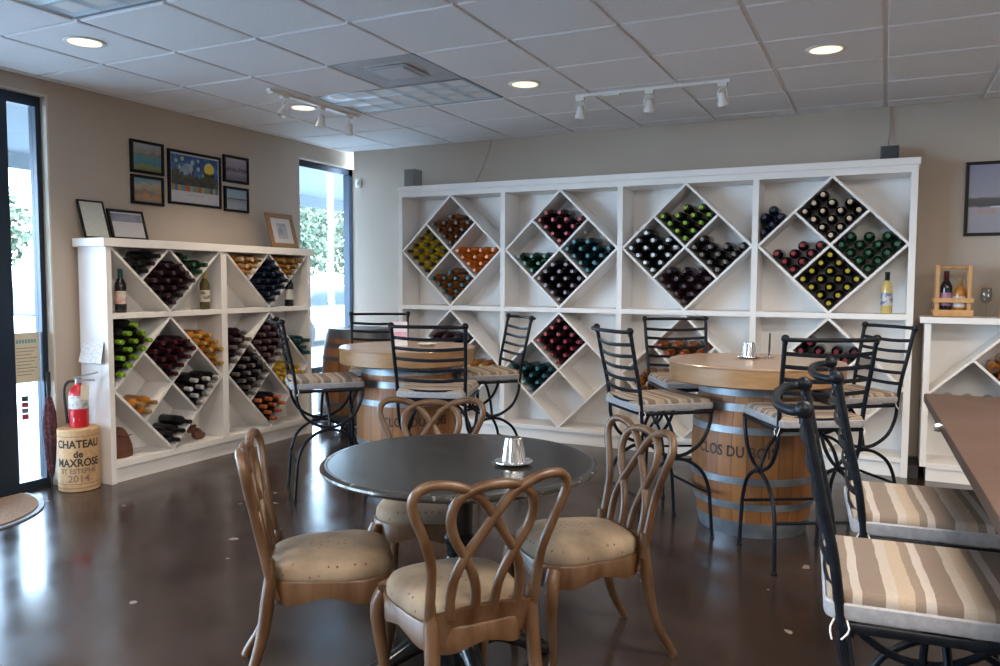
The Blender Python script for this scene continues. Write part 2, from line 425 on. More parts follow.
def bars(name, rects, mat, parent, x0, x1):
    m = MB()
    for (y0, y1, z0, z1) in rects: m.box(x0, x1, y0, y1, z0, z1)
    return m.obj(name, mat, parent, smooth=False)
FX0, FX1 = -5.125, -5.055
win1 = struct(bars('window_1', [(3.392, 3.428, 0, 2.588), (3.205, 3.392, 0, .055), (3.205, 3.392, 2.52, 2.588)], M['navy_frame'], None, FX0, FX1))
MB().box(-5.094, -5.088, 3.205, 3.392, .055, 2.52).obj('window_pane', M['pane'], win1, smooth=False)
door = struct(bars('door_1', [(3.075, 3.20, 0, 2.588), (2.06, 2.17, 0, 2.588), (2.17, 3.075, 0, .2), (2.17, 3.075, 2.44, 2.588)], M['navy_frame'], None, FX0 - .006, FX1 + .006))
MB().box(-5.094, -5.088, 2.17, 3.075, .2, 2.44).obj('door_pane', M['pane'], door, smooth=False)
MB().tube([(-5.0, 2.235, .85), (-5.0, 2.235, 1.25)], .014).tube([(-5.05, 2.235, .87), (-5.0, 2.235, .87)], .009).tube([(-5.05, 2.235, 1.23), (-5.0, 2.235, 1.23)], .009).obj('door_handle', M['chrome'], door)
R = [(1.98, 2.055, 0, 2.588), (W1a, 1.98, 0, .06), (W1a, 1.98, 2.51, 2.588)]
for y in (W1a, -1.1, .45): R.append((y, y + .07, 0, 2.588))
win3 = struct(bars('unseen_window', R, M['navy_frame'], None, FX0, FX1))  # glazing out of view, added so skylight floods in from the left
MB().box(-5.094, -5.088, W1a, 1.98, .06, 2.51).obj('window_pane', M['pane'], win3, smooth=False)
win2 = struct(bars('window_2', [(W2a, W2a + .06, 0, W2t - .012), (W2b - .065, W2b, 0, W2t - .012), (W2a, W2b, 0, .06), (W2a, W2b, W2t - .075, W2t - .012), (W2a, W2b, .47, .53)], M['navy_frame'], None, FX0, FX1))
MB().box(-5.094, -5.088, W2a, W2b, .06, W2t - .05).obj('window_pane', M['pane'], win2, smooth=False)

# ------------------------------------------------------------------ outside, as the panes show it
pave = pm('pale_concrete_walk', (.62, .61, .59), .9, col2=(.56, .55, .54), scale=2)
asph = pm('grey_asphalt', (.26, .265, .27), .9, col2=(.22, .22, .225), scale=3)
lawn = pm('lawn_green', (.10, .125, .06), .95, col2=(.08, .105, .05), scale=2)
struct(MB().box(-9.2, WL - .15, -30, 60, -.15, -.03).obj('sidewalk', pave, smooth=False))
struct(MB().box(-24, -9.2, -30, 60, -.3, -.15).obj('parking_lot', asph, smooth=False))
struct(MB().box(-90, -24, -40, 120, -.3, -.12).obj('lawn', lawn, smooth=False))
struct(MB().box(-20, 20, -30, YF - .16, -.15, -.03).obj('pavement', pave, smooth=False))
soff = pm('slate_soffit', (.105, .125, .14), .8)
m = MB().box(-9.1, WL - .16, -3, 26, 2.86, 2.95)
cano = m.obj('canopy', soff, smooth=False); tag(cano, 'flat slate canopy roof over the walk outside the windows', 'canopy')
MB().box(-9.2, -9.1, -3, 26, 2.68, 3.05).obj('fascia', pm('slate_fascia', (.045, .062, .075), .6), cano, smooth=False)

def car(name_label, x, y, col, rz=0):
    t = thing('car', name_label, 'car', (x, y, -.15), rz)
    body = [(-2.2, .3), (-2.25, .65), (-2.1, .85), (-1.2, .93), (1.0, .95), (1.95, .9), (2.15, .75), (2.2, .35), (1.9, .22), (-1.9, .22)]
    m = MB(); m.prism(body, -.86, .86, 'Y'); m.obj('body', pm('car_paint_' + name_label.split()[0], col, .25, coat=.6), t, bevel=.06)
    cab = [(-1.35, .93), (-.75, 1.4), (.75, 1.44), (1.5, .95)]
    m = MB()
    k = len(cab); V = [(u, s * (.8 - (w - .93) * .35), w) for s in (-1, 1) for (u, w) in cab]
    m.add(V, [(3, 2, 1, 0), (4, 5, 6, 7)] + [(i, (i + 1) % 4, 4 + (i + 1) % 4, 4 + i) for i in range(4)])
    m.obj('cabin_glass', pm('tinted_car_glass', (.05, .06, .07), .1), t, bevel=.04)
    for sx in (-1.38, 1.36):
        for sy in (-.8, .8):
            m = MB(); m.lathe([(0, -.1), (.2, -.1), (.33, -.09), (.34, 0), (.33, .09), (.2, .1), (0, .1)], 20); m.xf(Matrix.Translation((sx, sy, .33)) @ Matrix.Rotation(pi / 2, 4, 'X'))
            m.obj('wheel', M['rubber'], t)
    return t
car('silver sedan parked on the lot outside the entrance glass', -13.5, 8.8, (.55, .57, .6), .1)
car('red sedan parked in the second row of the lot', -17.5, 10.2, (.45, .03, .03), .1)
car('white sedan parked on the lot beyond the corner window', -12.6, 15.6, (.7, .7, .7), 1.5)

def tree(x, y, h, r, label, seed):
    rnd = random.Random(seed)
    t = thing('tree', label, 'tree', (x, y, -.12), 0, 'trees beyond the parking lot')
    MB().tube([(0, 0, 0), (.1, 0, h * .3), (0, .1, h * .6)], [.22, .17, .1], 8).obj('trunk', pm('grey_bark', (.12, .09, .07), .9), t)
    m = MB()
    for i in range(3800):
        a, b2, q = rnd.uniform(0, 2 * pi), rnd.uniform(-1, 1), rnd.random() ** .33
        s_ = math.sqrt(1 - b2 * b2)
        lump = .75 + .25 * sin(3 * a + seed) * cos(4 * b2)
        p = Vector((r * q * s_ * cos(a) * lump, r * q * s_ * sin(a) * lump, h * .62 + h * .38 * b2 * q))
        d = Vector((rnd.uniform(-1, 1), rnd.uniform(-1, 1), rnd.uniform(-1, 1))) * .15
        e = Vector((rnd.uniform(-1, 1), rnd.uniform(-1, 1), rnd.uniform(-1, 1))) * .15
        m.add([p - d, p + e, p + d, p - e], [(0, 1, 2, 3)])
    me_o = m.obj('crown', pm('leaf_green', (.085, .105, .065), .8, col2=(.125, .145, .09), scale=2), t, smooth=False)
for i, (x, y, h, r, l) in enumerate(((-29, 24, 7.5, 3.6, 'tall round tree behind the lot, seen through the corner window'), (-27, 31, 6.0, 3.2, 'lower tree to the side of the tall one beyond the corner window'),
                                     (-33, 37, 8.5, 4.2, 'largest far tree at the back beyond the corner window'), (-30, 17, 5.5, 3.0, 'small tree past the cars seen through the entrance glass'), (-34, 45, 7.5, 4.0, 'farthest tree at the end of the lawn'))):
    tree(x, y, h, r, l, i + 3)

# ------------------------------------------------------------------ wine bottles
GLASS = {
 'dark': pm('dark_green_bottle_glass', (.010, .012, .010), .13, spec=.6),
 'black': pm('black_bottle_glass', (.008, .007, .009), .13, spec=.6),
 'navy': pm('navy_bottle_glass', (.008, .014, .035), .13, spec=.6),
 'green': pm('green_bottle_glass', (.008, .035, .018), .13, spec=.6),
 'teal': pm('teal_bottle_glass', (.006, .022, .03), .13, spec=.6),
 'plum': pm('plum_bottle_glass', (.022, .008, .014), .14, spec=.6),
 'gold': pm('golden_wine_glass', (.58, .40, .03), .12, spec=.6),
 'amber': pm('amber_wine_glass', (.40, .15, .022), .12, spec=.6),
 'orange': pm('orange_wine_glass', (.60, .17, .015), .14, spec=.6),
 'copper': pm('copper_wine_glass', (.25, .085, .022), .14, spec=.6),
 'olive': pm('olive_champagne_glass', (.09, .07, .02), .14, spec=.6),
 'straw': pm('straw_wine_glass', (.60, .45, .16), .12, spec=.6)}
CAPC = {'lime': (.33, .60, .02), 'red': (.45, .035, .04), 'crimson': (.40, .03, .07), 'green': (.03, .15, .07), 'teal': (.03, .17, .20), 'mauve': (.24, .15, .165), 'silver': (.66, .68, .70),
        'brown': (.13, .075, .05), 'grey': (.28, .24, .23), 'plum': (.09, .045, .06), 'navy': (.03, .035, .09), 'cream': (.66, .53, .36), 'yellow': (.72, .58, .02), 'black': (.015, .014, .02),
        'orange': (.75, .20, .07), 'burgundy': (.11, .015, .024), 'gold': (.60, .36, .09), 'white': (.70, .70, .68), 'blue': (.022, .035, .085), 'tan': (.55, .36, .15), 'vermilion': (.62, .09, .03)}
def capmat(c):
    q = .85 if c in ('white', 'silver', 'cream', 'orange', 'gold') else .6
    return pm('capsule_' + c, tuple(v_ * q for v_ in CAPC[c]), .36, metal=.2)
BODY = [(0, .008), (.028, 0), (.0365, .003), (.0385, .012), (.0385, .185), (.036, .202), (.026, .222), (.0165, .238), (.0148, .25), (.0148, .293), (0, .293)]
CAPS = [(.0152, .238), (.0166, .24), (.0162, .288), (.0172, .290), (.0172, .299), (.0155, .302), (0, .302)]
BM = {}
def bottle_proto(glass, cap, label_col=None):
    key = (glass, cap, label_col)
    if key not in BM:
        b = MB().lathe(BODY, 16).obj('red_wine_bottle' if glass in ('dark', 'black', 'navy', 'green', 'teal', 'plum') else 'white_wine_bottle', GLASS[glass], None, angle=50)
        MB().lathe(CAPS, 14).obj('capsule', capmat(cap), b, angle=50)
        if label_col:
            MB().lathe([(.0389, .06), (.0391, .061), (.0391, .149), (.0389, .15)], 20).obj('paper_label', label_col, b)
        BM[key] = [b, False]
    return BM[key]
def bottle(glass, cap, loc, rot, label, group, lab=None):
    pr = bottle_proto(glass, cap, lab)
    o = dup(pr[0]) if pr[1] else pr[0]
    pr[1] = True
    o.location = loc; o.rotation_euler = rot
    return tag(o, label, 'bottle', group)

ORD = ['first', 'second', 'third', 'fourth', 'fifth', 'sixth', 'seventh', 'eighth']
LIE = radians(90)
NB = [0]
class Rack:
    """local frame: x along the front, y into the rack, z up"""
    def __init__(s, name, label, loc, rz, D, nose):
        s.root = thing(name, label, 'wine rack', loc, rz); s.D = D; s.rz = rz; s.mw = Matrix.Translation(loc) @ Matrix.Rotation(rz, 4, 'Z'); s.nose = nose; s.k = 0
    def board(s, name, x0, x1, z0, z1, y0=0., y1=None):
        return MB().box(x0, x1, y0, s.D if y1 is None else y1, z0, z1).obj(name, M['rack'], s.root, smooth=False, bevel=.0015)
    def diag(s, p, q, t=.018):
        p, q = Vector(p), Vector(q); d = (q - p).normalized(); n = Vector((-d.y, d.x)) * t / 2
        s.k += 1
        y0 = .006 + .0012 * (s.k % 5)
        return MB().prism([tuple(p + n), tuple(p - n), tuple(q - n), tuple(q + n)], y0, s.D - .012, 'Y').obj('lattice_board', M['rack'], s.root, smooth=False)
    def put(s, u, z, glass, cap, label, group):
        NB[0] += 1
        y = s.D - .016 - random.uniform(0, .012)
        loc = s.mw @ Vector((u, y, z))
        bottle(glass, cap, loc, (LIE, random.uniform(0, 0), s.rz), label, group)
    def row_fill(s, rows, glass, cap, cell):
        """rows: list of lists of (u, z), bottom row first"""
        noun = {'gold': 'golden', 'amber': 'amber', 'orange': 'orange', 'copper': 'copper'}.get(glass, '')
        for r, pts in enumerate(rows):
            pts = sorted(pts)
            for i, (u, z) in enumerate(pts):
                pos = ('alone in ' if len(pts) == 1 else ORD[i] + ' from left in ') + ORD[r] + ' row up'
                s.put(u, z, glass, cap, f'{cap}-capped {noun + " " if noun else ""}bottle {pos}, {cell}', f'{cap}-capped bottles in the {cell}')
    def lattice(s, corner, e1, e2, n, glass, cap, cell, t=.018, maxrow=7):
        c0, a, b2 = Vector(corner), Vector(e1), Vector(e2)
        la, lb = a.length, b2.length
        da, db = a / la, b2 / lb
        pit = (la - t) / 4; pib = (lb - t) / 4
        # inner corner of the V, clear of the two boards
        sn = abs(da.x * db.y - da.y * db.x)
        off = (da + db) * (t / 2 / sn)
        rows = []; left = n
        for r in range(7):
            ij = [(i, r - i) for i in range(4) if 0 <= r - i < 4]
            ij.sort(key=lambda q: q[0])
            if left < len(ij): 
                st = random.randint(0, len(ij) - left); ij = ij[st:st + left]
            left -= len(ij)
            if ij: rows.append([tuple(c0 + off + da * pit * (i + .5) + db * pib * (j + .5)) for i, j in ij])
            if left <= 0 or r + 1 >= maxrow: break
        s.row_fill(rows, glass, cap, cell)
    def corner(s, u0, vtx, d, sign, counts, glass, cap, cell):
        """bottles heaped between an upright (at u0) and a board leaving vtx in direction d"""
        d = Vector(d).normalized(); n = Vector((-d.y, d.x)) * sign; r = .0392
        rows = []
        for k, cnt in enumerate(counts):
            h = .009 + r + k * 2 * r
            smin = (r - n.x * sign * h) / (d.x * sign)
            for m_ in range(cnt):
                p = Vector(vtx) + d * (smin + .001 + m_ * 2 * r) + n * h
                rows.append(p)
        # name the rows by height
        rows.sort(key=lambda p: p.y); lv = []
        for p in rows:
            if lv and abs(lv[-1][0].y - p.y) < .02: lv[-1].append(p)
            else: lv.append([p])
        s.row_fill([[tuple(p) for p in L_] for L_ in lv], glass, cap, cell)

def diamond(rack, u0, u1, z0, z1, fills, nm):
    uc, zc = (u0 + u1) / 2, (z0 + z1) / 2
    T, L_, B, R_ = Vector((uc, z1)), Vector((u0, zc)), Vector((uc, z0)), Vector((u1, zc))
    tl_, tr_, bl_, br_ = (T + L_) / 2, (T + R_) / 2, (B + L_) / 2, (B + R_) / 2
    for p, q in ((T, L_), (L_, B), (B, R_), (R_, T), (tl_, br_), (tr_, bl_)): rack.diag(p, q)
    e1 = (tr_ - Vector((uc, zc))); e2 = (tl_ - Vector((uc, zc)))
    corner = {'U': Vector((uc, zc)), 'L': bl_, 'R': br_, 'B': B}
    nmc = {'U': 'top cell', 'L': 'left cell', 'R': 'right cell', 'B': 'bottom cell'}
    for (cell, glass, cap, n) in fills:
        if cell == 'UL': rack.corner(u0, L_, T - L_, 1, n, glass, cap, f'upper-left corner, {nm}')
        elif cell == 'UR': rack.corner(u1, R_, T - R_, -1, n, glass, cap, f'upper-right corner, {nm}')
        else: rack.lattice(corner[cell], e1, e2, n, glass, cap, f'{nmc[cell]}, {nm}')

# tall rack along the back wall
BX0, BX1, BY = -4.12, .182, 6.27
tall = Rack('wine_rack', 'tall white eight-section wine rack built along the back wall', (BX0, BY, 0), 0, .32, 0)
Wd = BX1 - BX0
tall.board('side_panel', 0, .045, .0, 2.205); tall.board('side_panel', Wd - .045, Wd, .0, 2.205)
MB().box(.0, Wd + .012, -.016, .322, 2.215, 2.265).box(-.002, Wd + .002, -.004, .322, 2.195, 2.215).obj('top_board', M['rack'], tall.root, smooth=False, bevel=.003)
tall.board('top_rail', .045, Wd - .045, 2.165, 2.2)
tall.board('back_panel', .045, Wd - .045, .1, 2.17, .308, .319)
tall.board('bottom_shelf', .045, Wd - .045, .105, .14)
tall.board('plinth', .02, Wd - .02, 0, .1, .02)
posts = [(.045, .045)]; cw = (Wd - .09 - 3 * .045) / 4
edges = []
x = .045
for i in range(4):
    edges.append((x, x + cw)); x += cw
    if i < 3: tall.board('divider', x, x + .045, .14, 2.165, -.001); x += .045
for (a, b2) in edges: tall.board('middle_shelf', a, b2, 1.128, 1.168)
UP = [[('U', 'copper', 'brown', 11), ('L', 'gold', 'black', 16), ('R', 'orange', 'orange', 10), ('B', 'copper', 'teal', 11)],
      [('U', 'plum', 'red', 12), ('L', 'green', 'green', 6), ('R', 'teal', 'teal', 12), ('B', 'black', 'mauve', 15)],
      [('U', 'dark', 'lime', 12), ('L', 'black', 'silver', 14), ('R', 'black', 'grey', 11), ('B', 'plum', 'plum', 13)],
      [('UL', 'navy', 'navy', [3, 2]), ('U', 'black', 'cream', 14), ('L', 'plum', 'red', 8), ('R', 'green', 'green', 13), ('B', 'black', 'yellow', 16)]]
LO = [[('U', 'plum', 'burgundy', 10), ('R', 'amber', 'gold', 10)],
      [('U', 'plum', 'red', 16), ('L', 'teal', 'teal', 10)],
      [('U', 'copper', 'vermilion', 10), ('L', 'amber', 'brown', 9)],
      [('U', 'black', 'crimson', 11)]]
for i, (a, b2) in enumerate(edges):
    diamond(tall, a, b2, 1.168, 2.165, UP[i], f'{ORD[i]} upper tall-rack diamond')
    diamond(tall, a, b2, .14, 1.128, LO[i], f'{ORD[i]} lower tall-rack diamond')

# low rack on the window wall
LX, LY0, LY1 = -4.67, 3.59, 5.675
low = Rack('wine_rack', 'low white four-section wine rack under the framed pictures', (LX, LY0, 0), pi / 2, .28, 0)
Wl = LY1 - LY0
low.board('side_panel', 0, .042, 0.0, 1.615); low.board('side_panel', Wl - .042, Wl, 0.0, 1.615)
MB().box(-.025, Wl + .03, -.016, .30, 1.612, 1.67).obj('top_board', M['rack'], low.root, smooth=False, bevel=.003)
low.board('back_panel', .042, Wl - .042, .1, 1.612, .268, .279)
low.board('bottom_shelf', .042, Wl - .042, .105, .15)
low.board('plinth', .012, Wl - .012, 0, .1, .022)
mid = Wl / 2
low.board('divider', mid - .03, mid + .03, .15, 1.612, -.001)
secs = [(.042, mid - .03), (mid + .03, Wl - .042)]
LF = [[('UL', 'dark', 'lime', [5, 4, 3]), ('UR', 'amber', 'gold', [5, 3]), ('U', 'plum', 'burgundy', 13), ('R', 'black', 'white', 9), ('L', 'amber', 'tan', 3), ('B', 'black', 'black', 4)],
      [('UL', 'plum', 'grey', [4, 3]), ('UR', 'teal', 'teal', [3, 1]), ('U', 'plum', 'mauve', 15), ('L', 'black', 'grey', 16), ('R', 'gold', 'gold', 9), ('B', 'black', 'orange', 9)]]
LU = [(('dark', 'black', 4), ('plum', 'plum', 15), ('dark', 'green', 4)), (('amber', 'cream', 6), ('navy', 'blue', 16), ('amber', 'tan', 6))]
for i, (a, b2) in enumerate(secs):
    low.board('middle_shelf', a, b2, 1.125, 1.163)
    diamond(low, a, b2, .15, 1.125, LF[i], f'{ORD[i]} low-rack diamond')
    z0, z1, uc = 1.163, 1.612, (a + b2) / 2
    A, C, T, B = Vector((a, z1)), Vector((b2, z1)), Vector((uc, z1)), Vector((uc, z0))
    ml_, mr_ = (A + B) / 2, (C + B) / 2
    for p, q in ((A, B), (C, B), (T, ml_), (T, mr_)): low.diag(p, q)
    e1, e2 = mr_ - B, ml_ - B
    nm = f'{ORD[i]} top low-rack section'
    for (gl, cp, n), cc, cn in zip(LU[i], (ml_, B, mr_), ('left triangle', 'centre cell', 'right triangle')):
        low.lattice(cc, e1, e2, n, gl, cp, f'{cn}, {nm}', maxrow=7 if cn == 'centre cell' else 3)

# short rack at the right end of the back wall
rr = Rack('wine_rack', 'waist-high white wine rack beyond the dark table edge, carrying the bottle carrier', (.255, 6.24, 0), 0, .33, 0)
Wr = 2.2
rr.board('side_panel', 0, .04, .1, 1.115); rr.board('side_panel', Wr - .04, Wr, .1, 1.115)
MB().box(-.03, Wr + .03, -.018, .335, 1.112, 1.155).obj('top_board', M['rack'], rr.root, smooth=False, bevel=.003)
rr.board('back_panel', .04, Wr - .04, .1, 1.112, .318, .329); rr.board('bottom_shelf', .04, Wr - .04, .09, .13); rr.board('plinth', .04, Wr, 0, .09, .012)
rr.board('divider', 1.08, 1.12, .13, 1.112)
diamond(rr, .04, 1.08, .13, 1.112, [('U', 'amber', 'brown', 8), ('L', 'plum', 'burgundy', 6)], 'waist-high rack diamond')
diamond(rr, 1.12, Wr - .04, .13, 1.112, [], 'far diamond')
m = MB().box(.187, .25, 6.30, 6.58, 0, .09)
tag(m.obj('cable_box', M['dark_skirt'], smooth=False), 'small black box on the floor in the gap between the racks', 'box')

# standing bottles
lab_pink = pm('pink_label', (.55, .30, .30), .7, col2=(.62, .58, .52), scale=18, thresh=(.45, .55))
lab_cream = pm('cream_label', (.62, .56, .44), .7, col2=(.16, .14, .12), scale=26, thresh=(.5, .6))
lab_white = pm('white_label', (.66, .65, .62), .7, col2=(.5, .48, .47), scale=20)
bottle('black', 'teal', (LX - .10, LY0 + .185, 1.163), (0, 0, 0), 'dark teal-capped bottle standing upright in the low rack beside its end panel', None, lab_pink)
bottle('olive', 'gold', (LX - .09, LY0 + .93, 1.163), (0, 0, 0), 'slim gold-capped bottle standing upright beside the low rack divider', None, lab_cream)
bottle('black', 'black', (LX - .07, LY0 + 1.875, 1.163), (0, 0, 0), 'dark white-labelled bottle standing upright at the window end of low rack', None, lab_white)
bottle('straw', 'black', (.01, 6.33, 1.168), (0, 0, 0), 'pale white-wine bottle standing alone on the tall rack middle shelf', None, pm('blue_scene_label', (.62, .60, .56), .7, col2=(.12, .16, .32), scale=24, thresh=(.48, .58)))

# ------------------------------------------------------------------ wrought iron bar stools
def make_stool():
    st = thing('bar_stool', '', 'bar stool')
    ir = M['iron']
    zs, zt = .695, 1.13
    for s in (-1, 1):
        P = catmull([(s * .218, -.285, zt), (s * .213, -.255, .98), (s * .206, -.222, .83), (s * .202, -.205, zs)], 5)
        p = MB().tube(P, .0108, 10).obj('back_post', ir, st)
        m = MB().ball((s * .218, -.287, zt + .004), .0195, 12); m.lathe([(.0125, -.012), (.0125, .004)], 10, (s * .218, -.284, zt - .012)); m.obj('finial', ir, p)
    bow = [(-.218, -.287, zt), (-.203, -.315, zt), (-.14, -.338, zt), (0, -.348, zt), (.14, -.338, zt), (.203, -.315, zt), (.218, -.287, zt)]
    MB().tube(catmull(bow, 4), .0105, 10).obj('top_rail', ir, st)
    for k in range(6):
        z = 1.064 - k * .0615
        t_ = (z - zs) / (zt - zs); yb = -.205 - .08 * t_ ** 1.3
        xb = .203 + .011 * t_
        pts = [(-xb, yb, z), (-.16, yb - .010, z - .004), (-.08, yb - .019, z - .009), (0, yb - .022, z - .011), (.08, yb - .019, z - .009), (.16, yb - .010, z - .004), (xb, yb, z)]
        MB().tube(catmull(pts, 3), .0112, 6, flat=(1, .32), up=(0, 0, 1)).obj('back_slat', ir, st)
    m = MB().tube([(-.205, -.205, zs), (.205, -.205, zs), (.205, .21, zs), (-.205, .21, zs)], .011, 8, closed=True)
    for x in (-.07, .07): m.tube([(x, -.205, zs), (x, .21, zs)], .007, 6)
    m.obj('seat_frame', ir, st)
    for s in (-1, 1):
        U = [(s * .202, -.205, zs), (s * .203, -.196, .62), (s * .205, -.15, .53), (s * .205, -.07, .475), (s * .205, 0, .462), (s * .205, .07, .475), (s * .205, .15, .53), (s * .203, .198, .62), (s * .202, .208, zs)]
        MB().tube(catmull(U, 4), .0098, 8).obj('side_brace', ir, st)
        for q in (-1, 1):
            A = [(s * .205, 0, .448), (s * .206, q * .07, .432), (s * .207, q * .15, .375), (s * .208, q * .196, .28), (s * .21, q * .21, .16), (s * .212, q * .222, 0)]
            g_ = MB().tube(catmull(A, 4), .0098, 8).lathe([(.014, 0), (.014, .012), (.0105, .016)], 10, (s * .212, q * .222, 0)).obj('leg', ir, st)
        MB().tube([(s * .205, -.02, .455), (s * .205, .02, .455)], .017, 8).obj('collar', ir, st)
    for q in (-1, 1): MB().tube([(-.209, q * .206, .245), (.209, q * .206, .245)], .008, 8).obj('footrest', ir, st)
    MB().tube(catmull([(-.205, 0, .455), (-.17, 0, .56), (-.09, 0, .655), (0, 0, .688), (.09, 0, .655), (.17, 0, .56), (.205, 0, .455)], 4), .009, 8).obj('cross_brace', ir, st)
    # loose cushion
    cu = MB().rbox(.41, .455, .058, .025, (0, -.006, zs + .011 + .031), 4)
    cu = cu.obj('cushion', M['stripe'], st)
    m = MB()
    def ring(z, g_):
        out = []
        w_, d_, r_ = .207 + g_, .2295 + g_, .026
        for cx, cy, a0 in ((w_ - r_, d_ - r_, 0), (-w_ + r_, d_ - r_, pi / 2), (-w_ + r_, -d_ + r_, pi), (w_ - r_, -d_ + r_, 1.5 * pi)):
            for i in range(4): a = a0 + i / 3 * pi / 2; out.append((cx + r_ * cos(a), -.006 + cy + r_ * sin(a), z))
        return out
    m.rings([ring(zs + .0125, -.004), ring(zs + .015, .0), ring(zs + .024, .003), ring(zs + .046, .003), ring(zs + .050, -.001)], cap=False)
    m.obj('cushion_side', M['boxing'], st)
    for s in (-1, 1):
        m = MB().tube(catmull([(s * .19, -.205, zs + .03), (s * .21, -.225, zs - .0), (s * .218, -.222, zs - .025)], 3), .002, 5)
        m.tube(catmull([(s * .19, -.205, zs + .03), (s * .215, -.19, zs + .0), (s * .22, -.205, zs - .022)], 3), .002, 5); m.obj('tie', M['tie'], cu)
    return st
STOOLS = [
 ((-3.29, 4.13), (.69, .72), 'black iron bar stool between the low rack and the barrel table by the window', 'bar stools at the window barrel table'),
 ((-3.385, 4.885), (.55, -.835), 'black iron bar stool behind the window barrel table, facing the camera', 'bar stools at the window barrel table'),
 (ground(439, 4.80), (-.30, .95), 'black iron bar stool with its back to the camera at the window barrel table', 'bar stools at the window barrel table'),
 ((-2.57, 4.985), (-.68, -.73), 'black iron bar stool between the window barrel table and the tall rack, seen side-on', 'bar stools at the window barrel table'),
 ((-1.115, 4.315), (.74, .67), 'black iron bar stool just behind the wooden dining chair, at the lettered barrel table', 'bar stools at the lettered barrel table'),
 (ground(688, 5.26), (.50, -.86), 'black iron bar stool behind the lettered barrel table, facing the camera', 'bar stools at the lettered barrel table'),
 ((-.36, 4.17), (-.50, .86), 'black iron bar stool in front of the lettered barrel, back to camera', 'bar stools at the lettered barrel table'),
 ((-.205, 5.04), (-.80, -.60), 'black iron bar stool beside the lettered barrel table against the tall rack end post', 'bar stools at the lettered barrel table'),
 ((.128, 1.928), (.996, .085), 'nearest black iron bar stool with striped cushion, cut off by the frame edge', 'bar stools at the dark table'),
 ((.155, 2.55), (.996, .09), 'black iron striped-cushion bar stool just beyond the nearest one, at the dark table', 'bar stools at the dark table')]
proto = make_stool()
for i, (p, f, l, g_) in enumerate(STOOLS):
    o = proto if i == 0 else dup(proto)
    o.location = (p[0], p[1], 0); o.rotation_euler = (0, 0, face(*f)); tag(o, l, 'bar stool', g_)

# ------------------------------------------------------------------ barrels
def barrel_r(z, h=.86, re=.287, rb=.345):
    t_ = (z / h - .5) * 2
    return rb - (rb - re) * abs(t_) ** 2.1
def barrel_mesh(h=.86):
    prof = [(0, .02), (barrel_r(0) - .02, .02), (barrel_r(0) - .018, 0)] + [(barrel_r(h * i / 16), h * i / 16) for i in range(17)] + [(barrel_r(h) - .018, h), (barrel_r(h) - .02, h - .02), (0, h - .02)]
    return MB().lathe(prof, 52)
def add_hoops(parent, mats, z0=0):
    for (a, b2), mt in zip(((.0, .085), (.158, .196), (.30, .338), (.575, .612), (.695, .735), (.775, .86)), mats):
        prof = [(barrel_r(a) - .004, a), (barrel_r(a) + .004, a)] + [(barrel_r(a + (b2 - a) * k / 3) + .0045, a + (b2 - a) * k / 3) for k in range(4)] + [(barrel_r(b2) - .004, b2)]
        MB().lathe(prof, 52, (0, 0, z0)).obj('hoop', M[mt], parent)
def barrel_table(x, y, r, label, tang):
    t = thing('barrel_table', label, 'table', (x, y, 0), 0, 'barrel tables')
    b = barrel_mesh().obj('barrel', M['stave'], t)
    add_hoops(t, ['hoop'] * 6)
    m = text_on_cylinder('CLOS DU BOIS', .062, barrel_r(.475), .475, tang, 1.05, 1.35, 1.08, bold=.012)
    m.obj('lettering', M['ink'], b, smooth=False)
    MB().lathe([(0, .832), (r - .03, .832), (r - .012, .836), (r - .004, .842), (r - .004, .938), (r - .014, .938)], 64).obj('edge_band', M['table_band'], t)
    MB().lathe([(0, .93), (r - .012, .93), (r, .934), (r + .002, .94), (r - .004, .9455), (0, .946)], 64).obj('tabletop', M['table_wood'], t)
    return t
B2 = (-.655, 4.68); B1 = (-2.93, 4.565)
a2 = atan2(-B2[1], -B2[0])
barrel_table(*B2, .485, 'lettered oak barrel table with round wood top beside the two empty high stools', a2 - .31)
a1 = atan2(-B1[1], -B1[0])
barrel_table(*B1, .46, 'oak barrel table with round wood top nearer the corner window, card on it', a1 + .16)
bx = (-4.42, 6.06)
t = thing('wine_barrel', 'spare oak wine barrel on a low dolly in the window corner', 'barrel', (bx[0], bx[1], 0))
o = barrel_mesh().xf(Matrix.Translation((0, 0, .09))).obj('barrel', M['stave'], t)
add_hoops(t, ['dark_hoop'] * 6, .09)
d = MB().box(-.24, .24, -.06, .06, .055, .089).box(-.06, .06, -.24, .24, .056, .0885).obj('dolly', M['dark_skirt'], t, smooth=False)
for (cx, cy) in ((.2, 0), (-.2, 0), (0, .2), (0, -.2)):
    m = MB().lathe([(0, -.012), (.027, -.012), (.027, .012), (0, .012)], 14); m.xf(Matrix.Translation((cx, cy, .027)) @ Matrix.Rotation(pi / 2, 4, 'X')); m.obj('caster', M['rubber'], d)

# things on the barrel tables
def candle_shade(x, y, z, label, sc=1.0):
    t = thing('candle_shade', label, 'candle holder', (x, y, z), 0, 'candle holders on the tables')
    MB().lathe([(0, 0), (.040 * sc, 0), (.055 * sc, .004), (.067 * sc, .010), (.0665 * sc, .0125), (.05 * sc, .008), (.036 * sc, .006), (0, .006)], 40).obj('saucer', M['crystal'], t)
    MB().lathe([(.042 * sc, .0075), (.0405 * sc, .02), (.035 * sc, .06), (.029 * sc, .092), (.0265 * sc, .094), (.027 * sc, .09), (.033 * sc, .058), (.038 * sc, .02), (.039 * sc, .0076)], 48, flute=(14, .045)).obj('shade', M['crystal'], t)
    return t
p = ground(750, 4.62); candle_shade(p[0], p[1], .9462, 'crystal candle shade on the lettered barrel table')
p = ground(770, 4.58)
t = thing('pen_stand', 'dark pen standing in a small clear holder on the lettered barrel table', 'pen', (p[0], p[1], .9462))
